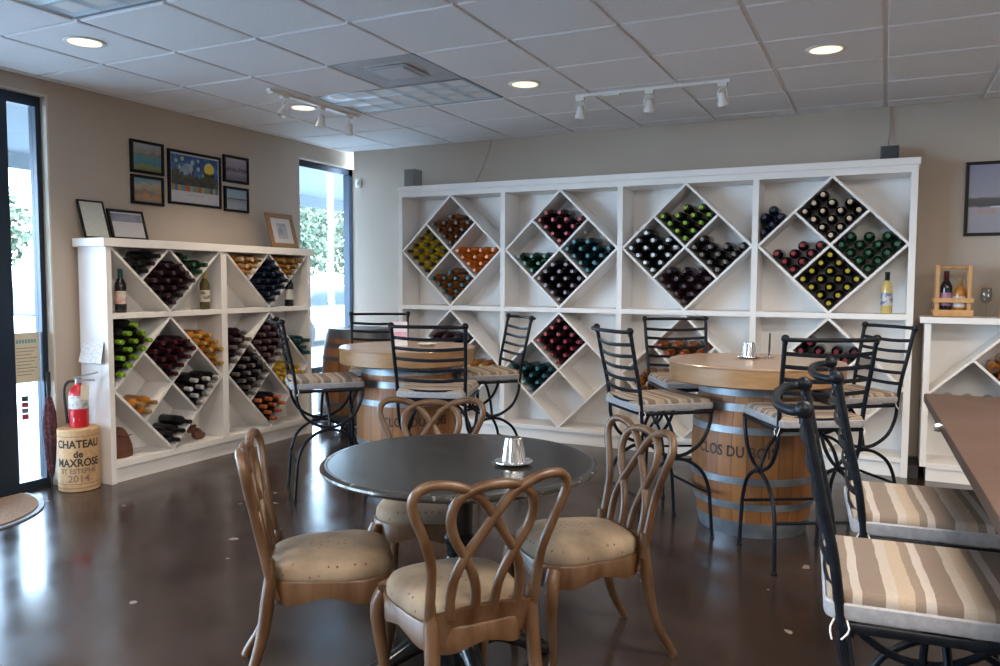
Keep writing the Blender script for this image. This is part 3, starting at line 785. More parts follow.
MB().lathe([(0, 0), (.03, 0), (.032, .006), (.014, .014), (.008, .02), (0, .02)], 20).obj('holder', M['crystal'], t)
MB().tube([(0, 0, .018), (.002, 0, .06), (.003, 0, .15)], [.0035, .0062, .005], 8).obj('pen', pm('dark_pen', (.05, .035, .03), .4), t)
p = ground(399, 5.42)
t = thing('table_card', 'pink and white folded card standing on the window barrel table', 'card', (p[0], p[1], .9462), yaw + .2)
m = MB(); m.add([(-.055, -.03, 0), (.055, -.03, 0), (.055, 0, .165), (-.055, 0, .165), (-.055, .03, 0), (.055, .03, 0), (-.055, -.027, 0), (.055, -.027, 0), (.055, 0, .161), (-.055, 0, .161), (-.055, .027, 0), (.055, .027, 0)],
                [(0, 1, 2, 3), (3, 2, 5, 4), (6, 9, 8, 7), (9, 10, 11, 8), (0, 6, 7, 1), (4, 5, 11, 10)])
m.obj('card', pm('pale_pink_card', (.72, .60, .64), .7, col2=(.78, .75, .74), scale=9), t, smooth=False)
m = MB(); m.add([(-.05, -.0218, .05), (.05, -.0218, .05), (.05, -.0135, .095), (-.05, -.0135, .095), (-.05, -.0225, .05), (.05, -.0225, .05), (.05, -.0142, .095), (-.05, -.0142, .095)], [(0, 3, 2, 1), (4, 5, 6, 7), (0, 1, 5, 4), (1, 2, 6, 5), (2, 3, 7, 6), (3, 0, 4, 7)])
m.obj('pink_panel', pm('pink_print', (.66, .25, .42), .7, col2=(.74, .50, .58), scale=30), t, smooth=False)
p = ground(427, 5.42)
tag(MB().lathe([(0, 0), (.03, 0), (.05, .006), (.068, .014), (.066, .016), (.045, .009), (0, .006)], 28).xf(Matrix.Translation((p[0], p[1], .9462))).obj('dish', pm('pale_stoneware', (.62, .60, .56), .35)), 'small pale dish beside the card on the window barrel table', 'dish')

# ------------------------------------------------------------------ round pedestal table and its chairs
TC = (-1.335, 2.42)
t = thing('pedestal_table', 'round black pedestal dining table with worn edge among the wooden chairs', 'table', (TC[0], TC[1], 0))
rT = .487
MB().lathe([(0, .742), (rT - .03, .742), (rT - .03, .759), (rT - .028, .7605), (0, .7605)], 72).obj('tabletop', M['plain_top'], t)
MB().lathe([(rT - .032, .7585), (rT - .026, .7612), (rT - .012, .7605), (rT - .002, .755), (rT, .748), (rT - .004, .742), (rT - .014, .738), (rT - .028, .731), (rT - .05, .729), (rT - .05, .742)], 72).obj('edge_molding', M['edge_worn'], t)
MB().lathe([(0, .03), (.05, .03), (.085, .05), (.09, .09), (.06, .13), (.045, .17), (.05, .24), (.062, .30), (.058, .34), (.045, .37), (.056, .385), (.056, .40), (.045, .415), (.047, .45), (.056, .47), (.056, .485), (.044, .5), (.046, .6), (.052, .66), (.075, .70), (.12, .728), (0, .728)], 28).obj('pedestal', M['black_base'], t)
for k in range(4):
    a = pi / 4 + k * pi / 2
    P = catmull([(0.05, 0, .10), (.14, 0, .115), (.24, 0, .07), (.31, 0, .035), (.345, 0, .022)], 4)
    MB().tube([(q.x * cos(a), q.x * sin(a), q.z) for q in P], [.04, .036, .028, .03, .022], 10).obj('foot', M['black_base'], t)
candle_shade(-1.135, 2.44, .7608, 'crystal candle shade on the round black dining table')

def seat_outline(n=48, g_=0):
    out = []
    for i in range(n):
        a = 2 * pi * i / n
        ca, sa = cos(a), sin(a)
        e = .62
        x = math.copysign(abs(ca) ** e, ca); y = math.copysign(abs(sa) ** e, sa)
        wid = .19 + .028 * y
        yy = .205 * y + .018 * (1 - x * x) * (1 if y > 0 else .2)
        out.append((x * (wid + g_), yy * (1 + g_ / .2), a))
    return out
def make_chair():
    ch = thing('dining_chair', '', 'chair'); wd = M['oak_chair']
    # upholstered seat
    O = seat_outline()
    rows = []
    for sc, z in ((.93, .385), (.985, .392), (1.0, .41), (.99, .43), (.94, .447), (.82, .458), (.6, .466), (.35, .470), (.12, .4715)):
        rows.append([(x * sc, y * sc, z) for x, y, a in O])
    MB().rings(rows).obj('seat_cushion', M['seat_cloth'], ch, angle=60)
    # scalloped seat rail
    rows = []
    def zb(x, y):
        s_ = max(abs(x) / .2, abs(y) / .21)
        mid_ = min(abs(x) / .2, abs(y) / .21)
        return .338 + .012 * cos(mid_ * pi * 1.7) - .016 * mid_ ** 2 - .006
    for kind_, gg in (('t', .004), ('m', .008), ('b', .005), ('bi', -.018), ('ti', -.018)):
        r_ = []
        for x, y, a in seat_outline(g_=gg):
            z = .398 if kind_[0] == 't' else .392 if kind_ == 'm' else zb(x, y)
            r_.append((x, y, z))
        rows.append(r_)
    m = MB(); n = len(rows[0]); V = [p for r_ in rows for p in r_]; F = []
    for i in range(5):
        for j in range(n): F.append((i * n + j, i * n + (j + 1) % n, ((i + 1) % 5) * n + (j + 1) % n, ((i + 1) % 5) * n + j))
    m.add(V, F).obj('seat_rail', wd, ch, angle=50)
    for s in (-1, 1):
        P = [(s * .178, .185, .385), (s * .192, .20, .345), (s * .196, .206, .28), (s * .186, .196, .18), (s * .176, .186, .09), (s * .178, .192, .035), (s * .184, .202, .012), (s * .186, .206, 0)]
        MB().tube(catmull(P, 3), [.026, .029, .025, .019, .015, .0135, .017, .018], 10).obj('leg', wd, ch)
        P = [(s * .163, -.183, .475), (s * .163, -.185, .41), (s * .163, -.195, .33), (s * .166, -.212, .22), (s * .172, -.245, .11), (s * .18, -.292, .03), (s * .182, -.305, 0)]
        MB().tube(catmull(P, 3), [.0135, .020, .023, .021, .017, .016, .017], 10).obj('leg', wd, ch)
    # interlaced back, leaning and gently hollow
    def bp(u, v, d=0): return (u, -.192 - .085 * v / .41 + .35 * u * u + d - .004, .425 + v)
    k_ = .945; h_ = .865
    def band(pts, nm, d=0):
        P = catmull([bp(u * k_, v * h_, d) for u, v in pts], 5)
        MB().tube(P, .0150, 10, flat=(1, 1)).obj(nm, wd, ch)
    Lb = [(-.176, -.05), (-.178, .02), (-.18, .13), (-.187, .21), (-.215, .30), (-.247, .38), (-.254, .43), (-.23, .466), (-.18, .475), (-.11, .458), (-.05, .418), (0, .35), (.04, .285), (.082, .22), (.11, .15), (.118, .08), (.114, -.0)]
    band(Lb, 'back_band', .003); band([(-u, v) for u, v in Lb], 'back_band', -.003)
    Ca = [(-.032, 0), (-.036, .09), (-.056, .16), (-.085, .222), (-.122, .29), (-.137, .36), (-.118, .42), (-.065, .452), (0, .461)]
    band(Ca + [(-u, v) for u, v in Ca[-2::-1]], 'back_arch')
    # bottom rail of the back
    m = MB(); n = 12; rows = []
    for i in range(n + 1):
        u = -.168 + .336 * i / n
        b0 = -.075 - .012 * cos(i / n * 2 * pi); t0 = .022 + .006 * cos((i / n - .5) * 2 * pi)
        p0, p1 = Vector(bp(u, b0)), Vector(bp(u, t0)); 
        rows.append([p0 + Vector((0, -.012, 0)), p1 + Vector((0, -.010, 0)), p1 + Vector((0, .010, 0)), p0 + Vector((0, .014, 0))])
    m.rings(rows); m.obj('back_rail', wd, ch, angle=50)
    return ch
CH = [((-1.18, 2.125), (-.79, .61), 'weathered wooden dining chair nearest the camera, its looped back toward us'),
      ((-1.01, 2.76), (-.68, -.73), 'wooden dining chair between the round table and the lettered barrel'),
      ((-1.741, 2.193), (.79, .61), 'wooden dining chair standing side-on in front of the open floor and low rack'),
      ((-1.775, 2.905), (.42, -.91), 'wooden dining chair on the far side of the round black table, mostly hidden')]
proto = make_chair()
for i, (p, f, l) in enumerate(CH):
    o = proto if i == 0 else dup(proto)
    o.location = (p[0], p[1], 0); o.rotation_euler = (0, 0, face(*f)); tag(o, l, 'chair', 'looped-back dining chairs around the round table')

# dark high table at the right edge
t = thing('high_table', 'dark brown high table at the right edge before the striped stools', 'table', (.95, 2.2, 0), radians(1.7))
MB().rbox(1.55, 2.3, .035, .006, (0.0, 0.0, .9625), 2).obj('tabletop', M['dark_counter'], t)
for y in (-.75, .75): MB().box(-.05, .05, y - .05, y + .05, .05, .945).obj('leg', M['black_base'], t, smooth=False); 
for y in (-.75, .75): MB().box(-.35, .35, y - .06, y + .06, 0, .05).obj('foot', M['black_base'], t, smooth=False, bevel=.01)
MB().lathe([(0, -.012), (.012, -.012), (.014, 0), (.01, .012), (0, .014)], 14).xf(Matrix.Translation((-.782, .47, .965)) @ Matrix.Rotation(pi / 2, 4, 'Y')).obj('corner_clip', M['crystal'], t)

# ------------------------------------------------------------------ entrance corner
t = thing('cork_stool', 'giant wine-cork stool with printed lettering by the low rack end', 'stool', (-4.80, 3.445, 0))
b = MB().lathe([(0, 0), (.118, 0), (.125, .006), (.125, .405), (.118, .412), (0, .413)], 48).obj('body', M['cork'], t)
aC = atan2(-3.445, 4.80) - .03
for txt, size, z, mt, ys, xs in (('CHATEAU', .072, .315, 'ink', 1.0, .86), ('de', .062, .25, 'ink', 1.0, .95), ('MAXROSE', .072, .192, 'ink', 1.0, .86), ('ST ESTEPHE', .045, .138, 'ink_soft', 1.0, .98), ('2014', .07, .088, 'ink_soft', .9, .95)):
    text_on_cylinder(txt, size, .1252, z, aC, 1.0, ys, xs, bold=.018 if mt == 'ink' else .01).obj('lettering', M[mt], b, smooth=False)
for z in (.365, .052): MB().lathe([(.1250, z), (.1258, z), (.1258, z + .004), (.1250, z + .004)], 48).obj('printed_line', M['ink_soft'], b)
MB().lathe([(.1250, .022), (.1257, .022), (.1257, .03), (.1250, .03)], 48).obj('printed_line', M['cork_dark'], b)

ex = thing('fire_extinguisher', 'red fire extinguisher standing on the giant cork stool', 'fire extinguisher', (-4.80, 3.455, .4132), aC)
MB().lathe([(0, 0), (.055, 0), (.060, .006), (.060, .20), (.058, .225), (.045, .255), (.028, .272), (.022, .28), (.022, .292), (0, .292)], 32).obj('cylinder', M['red_paint'], ex)
MB().lathe([(.0602, .125), (.0608, .126), (.0608, .212), (.0602, .213)], 32).obj('label_band', pm('white_instruction_label', (.70, .70, .70), .6, col2=(.35, .35, .38), scale=42, thresh=(.55, .62)), ex)
m = MB(); 
m.add([((.0612) * cos(q), .0612 * sin(q), z) for q, z in ((-.55, .07), (.1, .055), (-.55, .04))] + [((.0604) * cos(q), .0604 * sin(q), z) for q, z in ((-.55, .07), (.1, .055), (-.55, .04))], [(0, 1, 2), (5, 4, 3), (0, 3, 4, 1), (1, 4, 5, 2), (2, 5, 3, 0)])
m.obj('arrow_mark', M['paper'], ex, smooth=False)
MB().lathe([(0, .285), (.02, .285), (.02, .318), (.012, .324), (0, .324)], 16).obj('valve', M['chrome'], ex)
MB().tube([(.0, -.02, .325), (.02, .05, .345), (.03, .12, .362)], [.012, .013, .011], 8, flat=(.5, 1.3)).tube([(.0, -.0, .31), (.02, .05, .312), (.03, .10, .308)], [.011, .011, .010], 8, flat=(.5, 1.3)).obj('handle', M['chrome'], ex)
MB().tube(catmull([(.0, -.018, .305), (-.0, -.06, .30), (.0, -.082, .25), (.005, -.078, .15), (.01, -.07, .06), (.01, -.068, .03)], 5), .0095, 8).obj('hose', M['rubber'], ex)
m = MB().rbox(.002, .05, .10, .0008, (.068, .024, .235), 1); m.xf(Matrix.Translation((0, 0, 0)) @ Matrix.Rotation(radians(-4), 4, 'X')); m.obj('inspection_tag', M['manila'], ex)

um = thing('umbrella', 'folded burgundy umbrella leaning in the corner by the entrance glass', 'umbrella', (-4.948, 3.352, 0))
um.rotation_euler = (radians(-1.0), radians(-1.8), 0)
prof = []
m = MB(); rows = []
for z, r_ in ((.075, .008), (.12, .018), (.2, .027), (.32, .034), (.42, .037), (.5, .034), (.56, .025), (.60, .016), (.615, .012)):
    rows.append([(r_ * (1 + .22 * cos(7 * a + z * 9)) * cos(a), r_ * (1 + .22 * cos(7 * a + z * 9)) * sin(a), z) for a in [2 * pi * j / 42 for j in range(42)]])
m.rings(rows); m.obj('canopy_cloth', M['umbrella'], um, angle=70)
MB().tube([(0, 0, .002), (0, 0, .08)], [.004, .006], 8).obj('ferrule', M['rubber'], um)
MB().tube([(0, 0, .6), (0, 0, .66), (0, 0, .78)], [.007, .013, .014], 10).obj('handle', M['rubber'], um)

fl = thing('flyer_holder', 'white paper flyer in a clear holder on the low rack end panel', 'flyer', (-4.80, 3.589, .82))
MB().box(-.115, .10, -.004, -.001, 0, .15).obj('backing', M['clear'], fl, smooth=False)
m = MB(); m.add([(-.11, -.006, .15), (.095, -.006, .15), (.115, -.045, .01), (-.11, -.045, .01), (-.11, -.008, .152), (.095, -.008, .152), (.115, -.048, .012), (-.11, -.048, .012)], [(0, 1, 2, 3), (7, 6, 5, 4), (0, 4, 5, 1), (1, 5, 6, 2), (2, 6, 7, 3), (3, 7, 4, 0)])
m.obj('flyer', pm('printed_flyer', (.78, .78, .77), .8, col2=(.62, .62, .63), scale=30, stretch=(1, 4, 4), thresh=(.5, .6)), fl, smooth=False)

mt = thing('door_mat', 'half-round brown coir door mat with grey edge inside the entrance', 'mat', (-4.97, 2.60, 0))
def half(r_, n=40): return [(r_ * sin(pi * i / n) * 1.0, -r_ * cos(pi * i / n)) for i in range(n + 1)]
MB().prism(half(.59), 0.001, .010, 'Z').obj('border', M['mat_edge'], mt, smooth=False)
MB().prism([(x + .006, y) for x, y in half(.555)], .0095, .018, 'Z').obj('fibre_pad', M['coir'], mt, smooth=False)

# papers stuck to the entrance glass
sg = thing('window_notice', 'cream printed notice taped inside the entrance side glass', 'sign', (-5.0865, 3.30, .875))
MB().box(0, .0015, -.085, .085, -.165, .165).obj('sheet', pm('cream_notice_paper', (.62, .56, .41), .85), sg, smooth=False)
def plane_text(txt, size, mat, parent, y, z, x=.0022, name='lettering', ysc=1.0):
    V, F = text_verts(txt, size, .0003)
    m = MB().add([(x + p.z, y + p.x, z + p.y * ysc) for p in V], F); return m.obj(name, mat, parent, smooth=False)
m = MB()
for k in range(9): m.box(.0016, .0022, -.07, .07 - .02 * ((k * 7) % 3), .06 - k * .022, .066 - k * .022)
m.obj('printed_lines', pm('faded_brown_print', (.32, .25, .16), .8), sg, smooth=False)
m = MB()
for k in range(7): m.box(.0016, .0022, -.07 + k * .02, -.055 + k * .02, .095, .12)
m.obj('heading', pm('teal_print', (.16, .34, .36), .8), sg, smooth=False)
for k, (cc, ln) in enumerate((((.06, .07, .09), 'dark'), ((.30, .05, .06), 'dark red'), ((.20, .20, .24), 'grey'), ((.38, .05, .05), 'bright red'))):
    tag(MB().box(-5.0868, -5.0855, 3.255, 3.30, .585 - k * .04, .62 - k * .04).obj('card_decal', pm('decal_%d' % k, cc, .5), None, smooth=False), f'{ln} card decal on the entrance glass, {ORD[k]} down in the strip', 'decal', 'payment card decals on the glass')
tag(MB().rbox(.06, .24, .2, .01, (-4.945, 6.24, .2), 2).box(-4.96, -4.93, 6.15, 6.33, 0.0, .11).obj('floor_heater', pm('pale_heater_enamel', (.52, .54, .56), .5)), 'small pale heater standing low under the corner window', 'heater')

# leather bag and ornament in the bottom of the low rack
def loc_low(u, y, z): return low.mw @ Vector((u, y, z))
p = loc_low(.165, .12, .151)
lb = thing('leather_bag', 'slumped brown leather bag in the bottom corner of the low rack', 'bag', p, pi / 2)
rows = []
for z, w_, d_, lean in ((.0, .075, .055, 0), (.02, .083, .062, 0), (.08, .08, .058, -.004), (.14, .07, .048, -.012), (.18, .058, .036, -.02), (.205, .04, .022, -.026), (.213, .018, .01, -.028)):
    rows.append([(lean + w_ * math.copysign(abs(cos(a)) ** .7, cos(a)), d_ * math.copysign(abs(sin(a)) ** .7, sin(a)) + .004 * sin(9 * a + z * 40), z) for a in [2 * pi * j / 32 for j in range(32)]])
MB().rings(rows).obj('pouch', M['leather'], lb, angle=70)
MB().tube(catmull([(-.055, -.054, .165), (-.01, -.060, .150), (.045, -.058, .155)], 4), .006, 8, flat=(.6, 1.4)).obj('flap_edge', M['leather'], lb)
p = loc_low(.85, .12, .151)
orn = MB().ball((0, 0, .045), .045, 14, (1.0, .9, 1.0)).ball((-.042, 0, .088), .034, 14).ball((-.075, 0, .078), .018, 12).ball((.03, 0, .03), .04, 12, (1.1, 1, .75)).ball((-.04, .026, .116), .011, 8).ball((-.04, -.026, .116), .011, 8)
tag(orn.xf(Matrix.Translation(p) @ Matrix.Rotation(pi / 2, 4, 'Z')).obj('figurine', M['leather'], angle=70), 'small lumpy brown figurine on the bottom shelf of the low rack', 'figurine')

# ------------------------------------------------------------------ framed pictures
def art_mat(name, bands, scale, wob):
    """loose painted bands, bottom to top, broken by noise"""
    m, nt, N, L, b = nodes_of(name)
    tc = N.new('ShaderNodeTexCoord'); sx = N.new('ShaderNodeSeparateXYZ'); L.new(tc.outputs['Generated'], sx.inputs[0])
    nz = N.new('ShaderNodeTexNoise'); nz.inputs['Scale'].default_value = scale; nz.inputs['Detail'].default_value = 5; L.new(tc.outputs['Generated'], nz.inputs['Vector'])
    ma = N.new('ShaderNodeMath'); ma.operation = 'MULTIPLY_ADD'; ma.inputs[1].default_value = wob; L.new(nz.outputs['Fac'], ma.inputs[0]); L.new(sx.outputs['Z'], ma.inputs[2])
    sb = N.new('ShaderNodeMath'); sb.operation = 'SUBTRACT'; sb.inputs[1].default_value = wob / 2; L.new(ma.outputs[0], sb.inputs[0])
    cr = N.new('ShaderNodeValToRGB'); els = cr.color_ramp.elements
    for i, (p_, c_) in enumerate(bands):
        e = els[i] if i < 2 else els.new(p_)
        e.position = p_; e.color = (*c_, 1)
    L.new(sb.outputs[0], cr.inputs['Fac']); L.new(cr.outputs['Color'], b.inputs['Base Color']); b.inputs['Roughness'].default_value = .5
    return m
def picture(label, y0, y1, z0, z1, artm, fr=.022, group='framed pictures above the low rack'):
    """hung on the left wall, facing +X"""
    t = thing('framed_picture', label, 'picture', (WL + .002, (y0 + y1) / 2, (z0 + z1) / 2), 0, group)
    w_, h_ = (y1 - y0) / 2, (z1 - z0) / 2
    MB().box(0, .022, -w_, w_, -h_, -h_ + fr).box(0, .022, -w_, w_, h_ - fr, h_).box(0, .022, -w_, -w_ + fr, -h_ + fr, h_ - fr).box(0, .022, w_ - fr, w_, -h_ + fr, h_ - fr).obj('frame', M['frame_black'], t, smooth=False, bevel=.002)
    MB().box(.002, .012, -w_ + fr * .9, w_ - fr * .9, -h_ + fr * .9, h_ - fr * .9).obj('print', artm, t, smooth=False)
    return t, w_, h_
picture('black-framed river landscape print, upper of the pair nearer the entrance', 4.06, 4.355, 2.18, 2.42, art_mat('river_print', [(0, (.16, .17, .06)), (.18, (.22, .20, .07)), (.32, (.05, .17, .22)), (.5, (.07, .22, .27)), (.6, (.17, .15, .11)), (.75, (.27, .25, .24)), (1, (.30, .30, .34))], 5, .75), .021)
picture('black-framed golden sunset river print, lower of the pair nearer the entrance', 4.06, 4.35, 1.95, 2.165, art_mat('sunset_print', [(0, (.24, .22, .20)), (.25, (.42, .20, .05)), (.42, (.17, .15, .15)), (.55, (.34, .24, .14)), (.72, (.34, .30, .24)), (.85, (.15, .27, .33)), (1, (.12, .24, .32))], 4, .8), .021)
t, w_, h_ = picture('large black-framed poster of a blue night town with a yellow sun', 4.395, 4.93, 1.98, 2.40, pm('poster_paper', (.50, .49, .52), .6), .02)
b = MB().box(.0125, .0135, -.236, .236, -.1, .178).obj('night_sky', pm('painted_blue_sky', (.022, .07, .22), .6, col2=(.08, .20, .36), scale=16, detail=4, thresh=(.45, .7)), t, smooth=False)
m = MB(); yy = -.236; rnd = random.Random(5)
while yy < .22:
    ww = rnd.uniform(.012, .03); m.box(.0135, .0142, yy, min(.236, yy + ww), -.02, .01 + rnd.uniform(0, .06)); yy += ww
m.box(.0135, .0142, -.236, .236, -.055, -.02)
m.obj('skyline', pm('painted_dark_town', (.022, .032, .04), .6, col2=(.10, .085, .04), scale=30), t, smooth=False)
MB().lathe([(0, 0), (.052, 0), (.052, .0006), (0, .0006)], 28).xf(Matrix.Translation((.0136, .142, .095)) @ Matrix.Rotation(pi / 2, 4, 'Y')).obj('yellow_disc', pm('painted_pale_yellow', (.55, .52, .16), .6), t, smooth=False)
MB().lathe([(0, 0), (.034, 0), (.034, .0006), (0, .0006)], 28).xf(Matrix.Translation((.0143, .142, .095)) @ Matrix.Rotation(pi / 2, 4, 'Y')).obj('yellow_disc', pm('painted_sun', (.70, .46, .02), .6), t, smooth=False)
m = MB()
for (y, z, r_) in ((-.19, .13, .016), (-.13, .15, .018), (-.03, .13, .02), (.03, .15, .014), (.03, .085, .018), (-.16, .085, .014), (.075, .04, .016)):
    m.lathe([(0, 0), (r_, 0), (r_, .0006), (0, .0006)], 12, (0, 0, 0)); 
    for i in range(len(m.v) - 26, len(m.v)):
        x_, y_, z_ = m.v[i]; m.v[i] = (.0136 + z_, y + x_, z + y_)
m.obj('pale_dots', pm('painted_pale_blue', (.30, .42, .45), .6, col2=(.42, .46, .24), scale=9), t, smooth=False)
m = MB().add([(.0137, p_[0], p_[1]) for p_ in ((-.236, .05), (-.15, .075), (-.09, .118), (-.03, .115), (-.02, .04), (-.08, .03), (-.236, .01))] + [(.0141, p_[0], p_[1]) for p_ in ((-.236, .05), (-.15, .075), (-.09, .118), (-.03, .115), (-.02, .04), (-.08, .03), (-.236, .01))], [tuple(range(7)), tuple(range(13, 6, -1))] + [(i, (i + 1) % 7, 7 + (i + 1) % 7, 7 + i) for i in range(7)])
m.obj('pale_hill', pm('painted_pale_hill', (.34, .40, .46), .6, col2=(.20, .27, .36), scale=18), t, smooth=False)
cs = [(.30, .22, .05), (.06, .20, .24), (.34, .30, .16), (.04, .12, .28), (.42, .13, .05), (.10, .28, .24), (.45, .28, .05), (.36, .08, .06)]
for k in range(16):
    c_ = cs[(k * 3 + (k > 8) * 4) % 8]
    MB().box(.0126, .0136, -.236 + k * .0295, -.2066 + k * .0295, -.1, -.055).obj('reflection_stripe', pm('painted_stripe_%d' % ((k * 3 + (k > 8) * 4) % 8), c_, .6), t, smooth=False)
m = MB()
for k in range(6): m.box(.0121, .0126, -.085 + k * .028, -.068 + k * .028, -.135, -.122)
m.obj('caption', pm('pale_caption_print', (.34, .36, .42), .6), t, smooth=False)
picture('black-framed dusky shoreline print, upper of the pair nearer the corner window', 4.963, 5.25, 2.212, 2.437, art_mat('dusk_print', [(0, (.12, .12, .17)), (.2, (.16, .13, .16)), (.35, (.26, .20, .25)), (.48, (.07, .06, .09)), (.6, (.26, .20, .25)), (.8, (.30, .26, .33)), (1, (.34, .33, .40))], 5, .35), .021)
picture('black-framed pale pier print, lower of the pair nearer the corner window', 4.967, 5.245, 1.968, 2.178, art_mat('pier_print', [(0, (.36, .36, .40)), (.3, (.30, .33, .36)), (.47, (.24, .27, .30)), (.52, (.06, .07, .09)), (.58, (.30, .36, .40)), (.8, (.24, .36, .44)), (1, (.22, .36, .46))], 3, .18), .021)

def leaning(label, y0, y1, h_, xb, lean, fmat, fr, artm, group, extra=None):
    """frame standing on the low rack top, leaning back toward the wall"""
    t = thing('standing_frame', label, 'picture frame', (xb, (y0 + y1) / 2, 1.6755), 0, group); w_ = (y1 - y0) / 2
    t.rotation_euler = (0, -lean, 0)
    MB().box(-.016, 0, -w_, w_, 0, fr).box(-.016, 0, -w_, w_, h_ - fr, h_).box(-.016, 0, -w_, -w_ + fr, fr, h_ - fr).box(-.016, 0, w_ - fr, w_, fr, h_ - fr).obj('frame', fmat, t, smooth=False, bevel=.002)
    MB().box(-.012, -.005, -w_ + fr * .9, w_ - fr * .9, fr * .9, h_ - fr * .9).obj('print', artm, t, smooth=False)
    return t, w_
cert = pm('pale_certificate', (.50, .52, .46), .6, col2=(.58, .58, .54), scale=22, stretch=(1, 1, 4))
leaning('black-framed pale certificate leaning on the wall above the low rack end', 3.60, 3.80, .275, -4.875, .30, M['frame_black'], .012, cert, 'black frames leaning on the low rack')
t, w_ = leaning('black-framed letter with dark heading leaning beside the pale certificate', 3.81, 4.11, .225, -4.87, .28, M['frame_black'], .02, pm('pale_letter', (.56, .53, .52), .6, col2=(.51, .48, .48), scale=30, stretch=(1, 1, 5)), 'black frames leaning on the low rack')
MB().box(-.0052, -.0045, -w_ + .024, w_ - .024, .135, .195).obj('heading', pm('slate_photo_heading', (.26, .27, .33), .6, col2=(.10, .10, .15), scale=9), t, smooth=False)
t, w_ = leaning('tan wood-framed sketch standing on the window end of the low rack', 5.285, 5.625, .315, -4.755, .26, M['frame_wood'], .045, pm('cream_mount', (.58, .56, .54), .7), None)
MB().box(-.0052, -.0045, -.06, .06, .085, .225).obj('sketch', pm('grey_sketch', (.42, .42, .46), .7, col2=(.25, .25, .30), scale=14), t, smooth=False)

t = thing('framed_picture', 'large black-framed pale harbour picture on the back wall over the waist-high rack', 'picture', (.90, WB - .002, 1.99))
w_, h_, fr = .41, .262, .022
MB().box(-w_, w_, -.024, 0, -h_, -h_ + fr).box(-w_, w_, -.024, 0, h_ - fr, h_).box(-w_, -w_ + fr, -.024, 0, -h_ + fr, h_ - fr).box(w_ - fr, w_, -.024, 0, -h_ + fr, h_ - fr).obj('frame', M['frame_black'], t, smooth=False, bevel=.002)
MB().box(-w_ + .02, w_ - .02, -.014, -.004, -h_ + .02, h_ - .02).obj('print', art_mat('harbour_print', [(0, (.30, .29, .33)), (.28, (.34, .32, .36)), (.37, (.36, .33, .35)), (.40, (.06, .06, .07)), (.50, (.09, .08, .08)), (.53, (.30, .29, .34)), (1, (.25, .25, .33))], 6, .06), t, smooth=False)
m = MB().box(-.25, -.03, -.0152, -.0142, -.062, -.054); m.obj('pale_hull', pm('pale_hull_paint', (.55, .60, .62), .6), t, smooth=False)
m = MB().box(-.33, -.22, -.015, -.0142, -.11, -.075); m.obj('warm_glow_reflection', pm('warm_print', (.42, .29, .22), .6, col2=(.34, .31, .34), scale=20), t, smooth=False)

# ------------------------------------------------------------------ carriers, glass on the waist-high rack
def carrier(x, y, rz, label):
    t = thing('bottle_carrier', label, 'bottle carrier', (x, y, 1.1555), rz, 'wooden bottle carriers on the waist-high rack')
    for s in (-1, 1):
        MB().box(s * .098 - .012, s * .098 + .012, -.045, -.02, 0, .36).box(s * .098 - .012, s * .098 + .012, .02, .045, 0, .36).box(s * .098 - .009, s * .098 + .009, -.019, .019, .30, .33).obj('upright', M['pine'], t, smooth=False, bevel=.003)
    MB().box(-.12, .12, -.07, .07, .004, .018).obj('floor_board', M['pine'], t, smooth=False, bevel=.002)
    for z in (.018, .10):
        for s in (-1, 1): MB().box(-.122, .122, s * .062 - .006, s * .062 + .006, z, z + .032).obj('rail', M['pine'], t, smooth=False, bevel=.002)
    MB().tube([(-.11, 0, .345), (.11, 0, .345)], .011, 10).obj('handle', M['pine'], t)
carrier(.425, 6.385, .05, 'pine bottle carrier with two bottles on the waist-high rack')
bottle('black', 'burgundy', (.385, 6.388, 1.1738), (0, 0, .5), 'dark bottle with mauve label in the pine carrier', None, pm('mauve_label', (.30, .14, .26), .6, col2=(.42, .24, .36), scale=18))
o = bottle('amber', 'tan', (.468, 6.388, 1.1738), (0, 0, -1.9), 'amber bottle with white label in the pine carrier', None, lab_white); o.scale = (1, 1, .83)
carrier(.835, 6.385, .02, 'second pine bottle carrier cut off at the picture edge')
bottle('black', 'black', (.79, 6.388, 1.1738), (0, 0, .4), 'dark bottle in the second carrier cut off at the edge', None)
bottle('black', 'burgundy', (.88, 6.388, 1.1738), (0, 0, .4), 'dark bottle at the far side of the second carrier', None)
gl = thing('wine_glass', 'clear stemmed wine glass between the two pine carriers', 'wine glass', (.625, 6.36, 1.1555))
MB().lathe([(0, 0), (.034, 0), (.034, .002), (.006, .006), (.0035, .02), (.0035, .085), (.012, .095), (.032, .115), (.038, .145), (.034, .185), (.030, .205), (.0288, .205), (.0325, .185), (.0365, .145), (.03, .117), (0, .098)], 28).obj('glass', M['clear'], gl)

